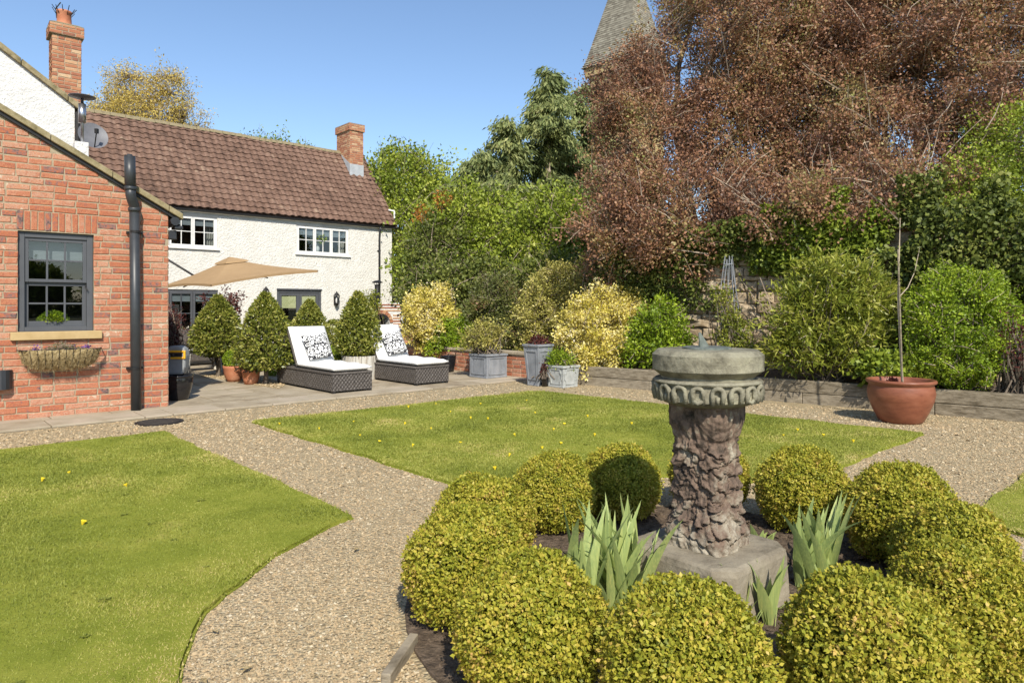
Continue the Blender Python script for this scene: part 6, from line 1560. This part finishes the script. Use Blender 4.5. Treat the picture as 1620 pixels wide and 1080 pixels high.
# flowers on the grey window ledge
shrub('window_plants', 'white flowering plants below the grey cottage window', 'plant', CW.pt(CW.at(303, 545)[0], .05, .35), [(tuple(CW.pt(CW.at(x, 540)[0], .32, .35)), (.35, .2, .22), 1) for x in (280, 300, 322)], ML('white_flower_leaves', [(.06, .08, .02), (.2, .2, .08), (.6, .55, .45), (.7, .66, .6)]), 260, 8, .07, .08, .6, inner=.2)

# ------------------------------------------------------------------ sundial
SC = Vector((.862, 3.02, 0)); tocam = math.atan2(-SC.y, -SC.x)
t = thing('sundial', 'weathered carved stone sundial pedestal in the middle of the box ball ring', 'sundial', SC)
def sqpoly(half, ch, ang, z, extra=0):
    q = []
    for k in range(4):
        a = ang + k * math.pi / 2; nx, ny = math.cos(a), math.sin(a); tx, ty = -ny, nx
        for s_ in (-1, 1):
            q.append((SC.x + nx * half + tx * s_ * (half - ch), SC.y + ny * half + ty * s_ * (half - ch), z))
    return q
def stack(levels, ang, sub=4, rough=.003, seed=0):
    mb = MB(); rings = []
    for half, ch, z in levels:
        q = [Vector(p) for p in sqpoly(half, ch, ang, z)]; r = []
        for a, b in zip(q, q[1:] + q[:1]):
            for k in range(sub): r.append(a + (b - a) * (k / sub))
        rings.append(r)
    n = len(rings[0]); vs = []
    for r in rings:
        A_ = np.array(r); off = snoise(A_, 14, seed) * rough + snoise(A_, 40, seed + 1) * rough * .6
        for p, o in zip(r, off):
            dd = Vector((p.x - SC.x, p.y - SC.y, 0)); vs.append(p + dd.normalized() * float(o) + Vector((0, 0, float(o) * .5)))
    fs = [(i * n + k, i * n + (k + 1) % n, (i + 1) * n + (k + 1) % n, (i + 1) * n + k) for i in range(len(rings) - 1) for k in range(n)] + [tuple((len(rings) - 1) * n + k for k in range(n)), tuple(range(n - 1, -1, -1))]
    mb.add(vs, fs); return mb
aT = tocam - R(4)
z_ = lambda py, Y=2.80: H + (HZ - py) / F * Y
zs1, zs0 = z_(557), z_(600)
RD = .238
def drum(levels, rough, seed, n=96):
    vs = []
    for r, z in levels:
        for k in range(n):
            w = 2 * math.pi * k / n; vs.append((SC.x + r * math.cos(w), SC.y + r * math.sin(w), z))
    A_ = np.array(vs); off = snoise(A_, 11, seed) * rough + snoise(A_, 38, seed + 1) * rough * .6 + rough * .5 * np.minimum(0, snoise(A_, 23, seed + 2) + .6)
    rad_ = np.hypot(A_[:, 0] - SC.x, A_[:, 1] - SC.y)[:, None] + 1e-6
    A_[:, :2] += (A_[:, :2] - np.array([SC.x, SC.y])) / rad_ * off[:, None]; A_[:, 2] += off * .35
    mb = MB(); m = len(levels)
    mb.add(A_.tolist(), [(i * n + k, i * n + (k + 1) % n, (i + 1) * n + (k + 1) % n, (i + 1) * n + k) for i in range(m - 1) for k in range(n)] + [tuple((m - 1) * n + k for k in range(n)), tuple(range(n - 1, -1, -1))])
    return mb
hS = zs1 - zs0
lv = [(.20, zs0 - .006), (.208, zs0 + .0), (RD - .003, zs0 + .021)] + [(RD, zs0 + .024 + (hS - .046) * k / 7) for k in range(8)] + [(RD - .003, zs1 - .020), (RD - .022, zs1 - .002), (.17, zs1), (.08, zs1 + .001)]
drum(lv, .0021, 1).build('slab', MT['stone'], t)
zc1, zc0 = z_(606), z_(646)
hC = zc1 - zc0
lv = [(.165, zc0 - .010), (.192, zc0), (.214, zc0 + .012)] + [(.219, zc0 + .016 + (hC - .036) * k / 7) for k in range(8)] + [(RD - .006, zc1 - .016), (RD - .002, zc1 - .010), (RD - .012, zc1), (.20, zc1 + .002), (.20, zs0 - .004)]
cap_ = drum(lv, .0035, 4).build('capital', MT['stone'], t)
mb = MB(); zm = zc0 + .012 + (hC - .03) / 2; ra = .0115
for k in range(18):                              # carved horseshoe arches round the band
    a = tocam + R(20) * (k + .55)
    hgt_ = (hC - .036) / 2
    def C_(x, z, o):
        w = a + x / .222; return Vector((SC.x + (.222 + o) * math.cos(w), SC.y + (.222 + o) * math.sin(w), zm + z))
    q = random.uniform(.85, 1.12)
    pts = [C_(-.022 * q, -hgt_ * 1.05, .0)] + [C_(.024 * q * math.cos(w), hgt_ * .25 + hgt_ * .72 * math.sin(w), .006 + random.uniform(-.002, .003)) for w in np.linspace(math.pi * 1.08, -.08 * math.pi, 9)] + [C_(.022 * q, -hgt_ * 1.05, .0)]
    mb.tube(pts, [max(.006, ra * random.uniform(.7, 1.15)) for _ in pts], 7)
    if k % 5 == 2: mb.tube([C_(-.02, -hgt_ * .6, .003), C_(0, -hgt_ * .95, .006), C_(.02, -hgt_ * .6, .003)], .009, 6)
    if k % 3 == 0: mb.tube([C_(.0, -hgt_ * .9, -.002), C_(.002, -hgt_ * .1, .0)], .009, 6)
mb.build('carved_arches', MT['stone'], cap_, smooth=True)
# shaft: square section turned by 29 degrees, clad in shell-like scales
aS = tocam - R(29)
zf0, zf1 = .238, zc0 + .004
NA, NZ = 176, 210
th = np.linspace(0, 2 * math.pi, NA, endpoint=False); zz_ = np.linspace(zf0 - .012, zf1, NZ)
TH, ZZ = np.meshgrid(th, zz_)
f = (ZZ - zf0) / (zf1 - zf0)
halfw = np.interp(f, [-.05, 0, .06, .16, .26, .45, .74, .78, .84, .90, 1.0], [.138, .143, .143, .131, .113, .108, .108, .116, .129, .134, .130])
pw = 7.0
loc = TH - aS
sqr = halfw / (np.abs(np.cos(loc)) ** pw + np.abs(np.sin(loc)) ** pw) ** (1 / pw)
U = TH * .13; V_ = ZZ
rs = np.random.default_rng(3)
seeds = []
rows = 9
for i in range(rows):
    z = zf0 + (zf1 - zf0) * .74 * (i + .5) / rows; m = 9
    for k in range(m): seeds.append(((k + (i % 2) * .5 + rs.normal(0, .26)) * 2 * math.pi / m * .13, z + rs.normal(0, .017)))
seeds = np.array(seeds); per = 2 * math.pi * .13
U = U + .016 * snoise(np.stack([np.cos(TH), np.sin(TH), ZZ * 4], -1).reshape(-1, 3), 6, 15).reshape(U.shape); V_ = V_ + .012 * snoise(np.stack([np.cos(TH), np.sin(TH), ZZ * 4], -1).reshape(-1, 3), 7, 16).reshape(U.shape)
best = np.full(U.shape, 9.); sec = np.full(U.shape, 9.); bi = np.zeros(U.shape, int)
for i, (su, sz_) in enumerate(seeds):
    du = (U - su + per / 2) % per - per / 2; dz = (V_ - sz_) * 1.05
    D_ = np.sqrt(du * du + dz * dz); lt = D_ < best; sec = np.where(lt, best, np.minimum(sec, D_)); bi = np.where(lt, i, bi); best = np.where(lt, D_, best)
du = (U - seeds[bi, 0] + per / 2) % per - per / 2; dz = V_ - seeds[bi, 1]
tl = rs.normal(0, 1, (len(seeds), 3))
edge = np.clip((sec - best) / .014, 0, 1); edge = edge * edge * (3 - 2 * edge)
tiltd = (du * tl[bi, 0] * .35 + dz * (-.45 + .35 * tl[bi, 1]))
ridg = .0032 * np.sin(np.arctan2(dz + .02, du) * (13 + 3 * np.abs(tl[bi, 2]))) * np.clip(best / .02, 0, 1)
cup = -.010 * np.exp(-(best / .012) ** 2) * (tl[bi, 2] > -.4)
tt_ = 2 * best / (best + sec + 1e-6); prf = np.interp(tt_, [0, .3, .6, .86, 1], [.50, .70, .98, .95, 0])
rel = (.024 + .004 * tl[bi, 2]) * prf + .55 * tiltd * np.clip((1 - tt_) * 4, 0, 1) + ridg * np.clip(tt_ * 2 - .6, 0, 1) * np.clip((1 - tt_) * 5, 0, 1) - .014
mask = np.clip((.755 - f) / .03, 0, 1) * np.clip(.35 + f * 4.5, 0, 1)
PT = np.stack([np.cos(TH), np.sin(TH), ZZ * 4], -1).reshape(-1, 3)
nz1 = snoise(PT, 7, 2).reshape(TH.shape); nz2 = snoise(PT, 22, 4).reshape(TH.shape)
groove = -.012 * np.clip(np.cos(loc * 8) * 6 - 4.6, 0, 1) * np.clip((f - .78) / .02, 0, 1) * np.clip((.97 - f) / .02, 0, 1)
rad = sqr + rel * mask + .004 * nz1 + .003 * nz2 + groove
V3 = np.stack([SC.x + rad * np.cos(TH), SC.y + rad * np.sin(TH), ZZ], -1).reshape(-1, 3)
idx = np.arange(NA * NZ).reshape(NZ, NA); nx_ = np.roll(idx, -1, 1)
Q = np.stack([idx[:-1], nx_[:-1], nx_[1:], idx[1:]], -1).reshape(-1, 4)
mb = MB(); mb.v = V3.tolist(); mb.f = Q.tolist(); mb.r = np.clip(.42 + .10 * nz1 + .22 * tl[bi, 0] * .4 + .42 * np.clip(1 - f * 4.2, 0, 1) + .1 * np.cos(loc - 1.2), 0, 1)[:-1].ravel().tolist()
mb.build('shaft', MT['stonedark'], t, smooth=True)
# plinth
aP = tocam - R(33); zp = .240
lv = [(.278, .075, -.02)] + [(.278 - .0015 * k, .075, .035 * k) for k in range(1, 7)] + [(.262, .07, zp - .008), (.245, .066, zp), (.2, .05, zp + .001), (.12, .02, zp + .002)]
lv = [(a, b, max(z, -.02)) for a, b, z in lv]; stack(lv, aP, 10, .0018, 6).build('plinth', MT['plinth'], t, smooth=False)
# dial plate and gnomon
pz = zs1 + .0
mb = MB(); mb.lathe((SC.x, SC.y, pz), [(.105, 0), (.105, .008), (.098, .010), (0, .010)], 40); dp = mb.build('dial_plate', MT['bronze'], t)
mb = MB(); gd = Vector((.86, .5, 0)).normalized(); s_ = Vector((SC.x, SC.y, pz + .01)) - gd * .045; gn = Vector((-gd.y, gd.x, 0)) * .003
tri = [s_, s_ + gd * .058, s_ + gd * .004 + Vector((0, 0, .064)), s_ - gd * .005 + Vector((0, 0, .060))]
mb.add([p + gn for p in tri] + [p - gn for p in tri], [(0, 1, 2, 3), (7, 6, 5, 4)] + [(i, i + 4, (i + 1) % 4 + 4, (i + 1) % 4) for i in range(4)]); mb.build('gnomon', MT['bronze'], dp)

# ------------------------------------------------------------------ ring of clipped box balls
def boxball(label, c):
    t = thing('box_ball', label, 'box ball', c, 'clipped box balls round the sundial')
    return t
protos = []
for v in range(3):
    t = thing('box_ball', 'box ball', 'box ball', (0, 0, 0), 'clipped box balls round the sundial')
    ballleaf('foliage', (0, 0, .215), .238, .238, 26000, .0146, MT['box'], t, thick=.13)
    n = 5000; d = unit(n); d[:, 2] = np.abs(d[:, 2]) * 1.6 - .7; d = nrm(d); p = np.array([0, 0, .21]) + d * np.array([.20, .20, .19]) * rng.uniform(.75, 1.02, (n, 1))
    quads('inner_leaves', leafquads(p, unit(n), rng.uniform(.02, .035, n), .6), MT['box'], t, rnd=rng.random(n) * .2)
    A = np.zeros((120, 3)) + np.concatenate([rng.normal(0, .02, (120, 2)), np.zeros((120, 1))], 1); quads('stems', twigs(A, np.array([0, 0, .2]) + unit(120) * .2, .008, .003), MT['bark'], t)
    protos.append(t)
BALLS = [  # picture x, distance, width factor, label
    (982, 4.12, .96, 'box ball with the round shadow of the sundial on it'),
    (878, 3.92, .95, 'box ball behind the large iris clump, left of the shadowed ball'),
    (766, 3.36, 1.0, 'box ball at the left back of the ring touching the gravel'),
    (737, 2.78, 1.02, 'box ball at the leftmost edge of the ring over the gravel path'),
    (838, 2.24, 1.0, 'big box ball at front left below the large iris clump'),
    (1083, 2.02, 1.02, 'front box ball directly below the sundial plinth'),
    (1376, 2.02, 1.04, 'largest box ball at the bottom right of the ring'),
    (1522, 2.36, 1.0, 'box ball at the right cut by the picture edge'),
    (1508, 2.90, .98, 'box ball mostly hidden behind the right edge ball'),
    (1424, 3.42, 1.06, 'box ball at the right back of the ring beside the gravel'),
    (1268, 3.92, 1.02, 'box ball behind the right iris clump, right of the sundial'),
    (1122, 4.25, .95, 'box ball mostly hidden behind the sundial shaft'),
]
for i, (px, Y, k, lab) in enumerate(BALLS):
    loc = Vector(((px - 810) / F * Y, Y, 0)); sc = (k * random.uniform(.98, 1.02), k * random.uniform(.98, 1.02), k * random.uniform(.97, 1.03))
    if i < 3: o = protos[i]; o.location = loc; o.rotation_euler = (0, 0, random.uniform(0, 6.28)); o.scale = sc; o['label'] = lab
    else: dup(protos[i % 3], loc, random.uniform(0, 6.28), lab, sc)
# irises
def iris(label, c, n, hmin, hmax, spread, seed):
    t = thing('iris_clump', label, 'iris', c, 'iris clumps beside the sundial')
    r_ = random.Random(seed); mb = MB()
    fans = [Vector((r_.gauss(0, spread), r_.gauss(0, spread * .8), 0)) for _ in range(max(2, n // 5))]
    for i in range(n):
        f = fans[i % len(fans)]; w = r_.uniform(0, 6.28) if i % 5 == 0 else w + r_.uniform(-.25, .25) + (math.pi if i % 2 else 0)
        hgt = r_.uniform(hmin, hmax); ln = r_.uniform(.04, .34); bend = r_.uniform(-.03, .20); wd = r_.uniform(.018, .028)
        d = Vector((math.cos(w), math.sin(w), 0)); fa = w + math.pi / 2 + r_.uniform(-.5, .5); sdv = Vector((math.cos(fa), math.sin(fa), 0)); sdv = (sdv - d * sdv.dot(d) * .5).normalized()
        if r_.random() < .6: sdv = (sdv * .4 + Vector((.85, -.25, 0))).normalized()
        vs = []; m = 9; nn = d.cross(Vector((0, 0, 1)))
        for k in range(m + 1):
            u = k / m; ctr = c + f + d * (hgt * (ln * u + bend * u * u * 2)) + Vector((0, 0, hgt * (u - (bend * 1.1 * u ** 3))))
            ww_ = wd * min(1, .62 + u * 1.2) * (1 - max(0, (u - .30) / .70) ** 1.55); fold_ = Vector((sdv.y, -sdv.x, 0)) * .006 * (1 - u)
            vs += [ctr - sdv * ww_, ctr + fold_, ctr + sdv * ww_]
        fs = [(3 * k + q, 3 * k + q + 1, 3 * k + q + 4, 3 * k + q + 3) for k in range(m) for q in (0, 1)]
        mb.add(vs, fs)
    o = mb.build('blades', MT['iris'], t, smooth=True)
    return t
iris('large clump of grey green iris blades left of the sundial', G(962, 962), 62, .26, .54, .105, 1)
iris('tall narrow iris clump before the box ball right of the sundial', G(1280, 925), 24, .28, .47, .055, 5)
iris('short iris clump at the front of the sundial plinth', G(1196, 992), 15, .15, .30, .045, 9)
iris('few small iris blades just behind the plinth corner', G(1213, 872), 6, .08, .19, .03, 12)
iris('small iris shoots low on the left of the plinth', G(1005, 930), 9, .14, .28, .04, 15)
iris('short iris shoots between the tall iris clump and front ball', G(1318, 940), 7, .08, .17, .035, 21)
# bluebell-like thin leaves drooping by the short clump
c = G(1232, 975); t = thing('bulb_leaves', 'thin drooping bulb leaves beside the short iris clump', 'plant', c); mb = MB()
for i in range(9):
    w = random.uniform(0, 6.28); d = Vector((math.cos(w), math.sin(w), 0)); L = random.uniform(.14, .26); vs = []
    for k in range(7):
        u = k / 6; q = c + d * (L * u) + Vector((0, 0, .03 + L * (.9 * u - 1.05 * u * u))); s_ = Vector((-d.y, d.x, 0)) * .004 * (1 - u * .8); vs += [q - s_, q + s_]
    mb.add(vs, [(2 * k, 2 * k + 1, 2 * k + 3, 2 * k + 2) for k in range(6)])
mb.build('blades', MT['iris'], t)

# ------------------------------------------------------------------ dandelions in the lawns
def dandelion(c, r=.016):
    mb = MB(); n = 14
    vs = [(0, 0, .034)] + [(r * math.cos(6.283 * k / n), r * math.sin(6.283 * k / n), .028 + .004 * (k % 2)) for k in range(n)] + [(.003 * math.cos(6.283 * k / n), .003 * math.sin(6.283 * k / n), .0) for k in range(n)]
    mb.add(vs, [(0, 1 + k, 1 + (k + 1) % n) for k in range(n)] + [(1 + k, 1 + n + k, 1 + n + (k + 1) % n, 1 + (k + 1) % n) for k in range(n)]); o = mb.build('dandelion', MT['dandelion'])
    return tag(o, 'yellow dandelion flower in the mown lawn', 'flower', 'dandelions in the lawns')
spots = [(66, 762), (110, 750), (652, 707), (712, 653), (745, 663), (772, 664), (833, 635), (846, 655), (887, 703), (858, 710), (805, 722), (783, 744), (682, 680), (640, 672), (600, 700), (646, 645), (875, 681), (930, 660), (1000, 672), (1240, 690), (1262, 682), (1302, 690), (893, 672), (760, 640), (442, 672), (505, 680), (560, 668), (815, 690), (690, 640), (940, 690), (1350, 700), (130, 830), (200, 770), (570, 690), (728, 702)]
pd = None
for k, (x, y) in enumerate(spots):
    loc = G(x, y, .02)
    if pd is None: pd = dandelion(loc); o = pd
    else: o = pd.copy(); LINK(o)
    o.location = loc; s_ = random.uniform(.5, .95); o.scale = (s_, s_, random.uniform(.6, 1.0)); o.rotation_euler = (random.uniform(-.3, .3), random.uniform(-.3, .3), random.uniform(0, 6))
# fallen leaves on gravel and lawn
fl = None
for x, y in ((395, 1058), (318, 1072), (400, 1052), (1030, 700), (888, 702), (345, 1000), (560, 870)):
    c = G(x, y, .016)
    if fl is None:
        mb = MB(); mb.add([(0, 0, 0), (.02, .012, .006), (.05, 0, .002), (.02, -.012, .006)], [(0, 1, 2), (0, 2, 3)]); fl = mb.build('fallen_leaf', MT['coir']); tag(fl, 'small dry fallen leaf on gravel or grass', 'leaf', 'fallen leaves'); o = fl
    else: o = fl.copy(); LINK(o)
    o.location = c; o.rotation_euler = (.1, .1, random.uniform(0, 6))

# ------------------------------------------------------------------ trees behind the viewer, seen in the window glass
for i, (x, y, r, hgt) in enumerate(((33, -66, 7, 6.4), (45, -62, 8, 7.4), (57, -58, 7, 6.6), (68, -48, 8, 7.2))):
    b = Vector((x, y, 0)); t = thing('broadleaf_tree', 'spreading garden tree that shows only as reflection in the window glass', 'tree', b, 'trees mirrored in the windows')
    bl_ = [((x + random.uniform(-1, 1) * r * .5, y + random.uniform(-1, 1), hgt * random.uniform(.45, .75)), (r * .55, r * .5, hgt * .26), 1) for _ in range(6)]
    p, d, bi = crown('crown', t, MT['green'], bl_, 6000, 9, .35, .5, .7, face=False); limbs(t, MT['bark'], b, [b, b + Vector((0, 0, 1.2)), b + Vector((0, 0, 2.4))], bl_, p, .2, 120, .02)
t = thing('boundary_hedge', 'clipped hedge behind the viewer that shows only in the window glass', 'hedge', (10, -60, 0))
crown('foliage', t, MT['ivy'], [((x, -60, 1.0), (2.2, .7, 1.4), 1) for x in np.arange(20, 72, 3)], 2600, 9, .3, .3, .6, face=False)
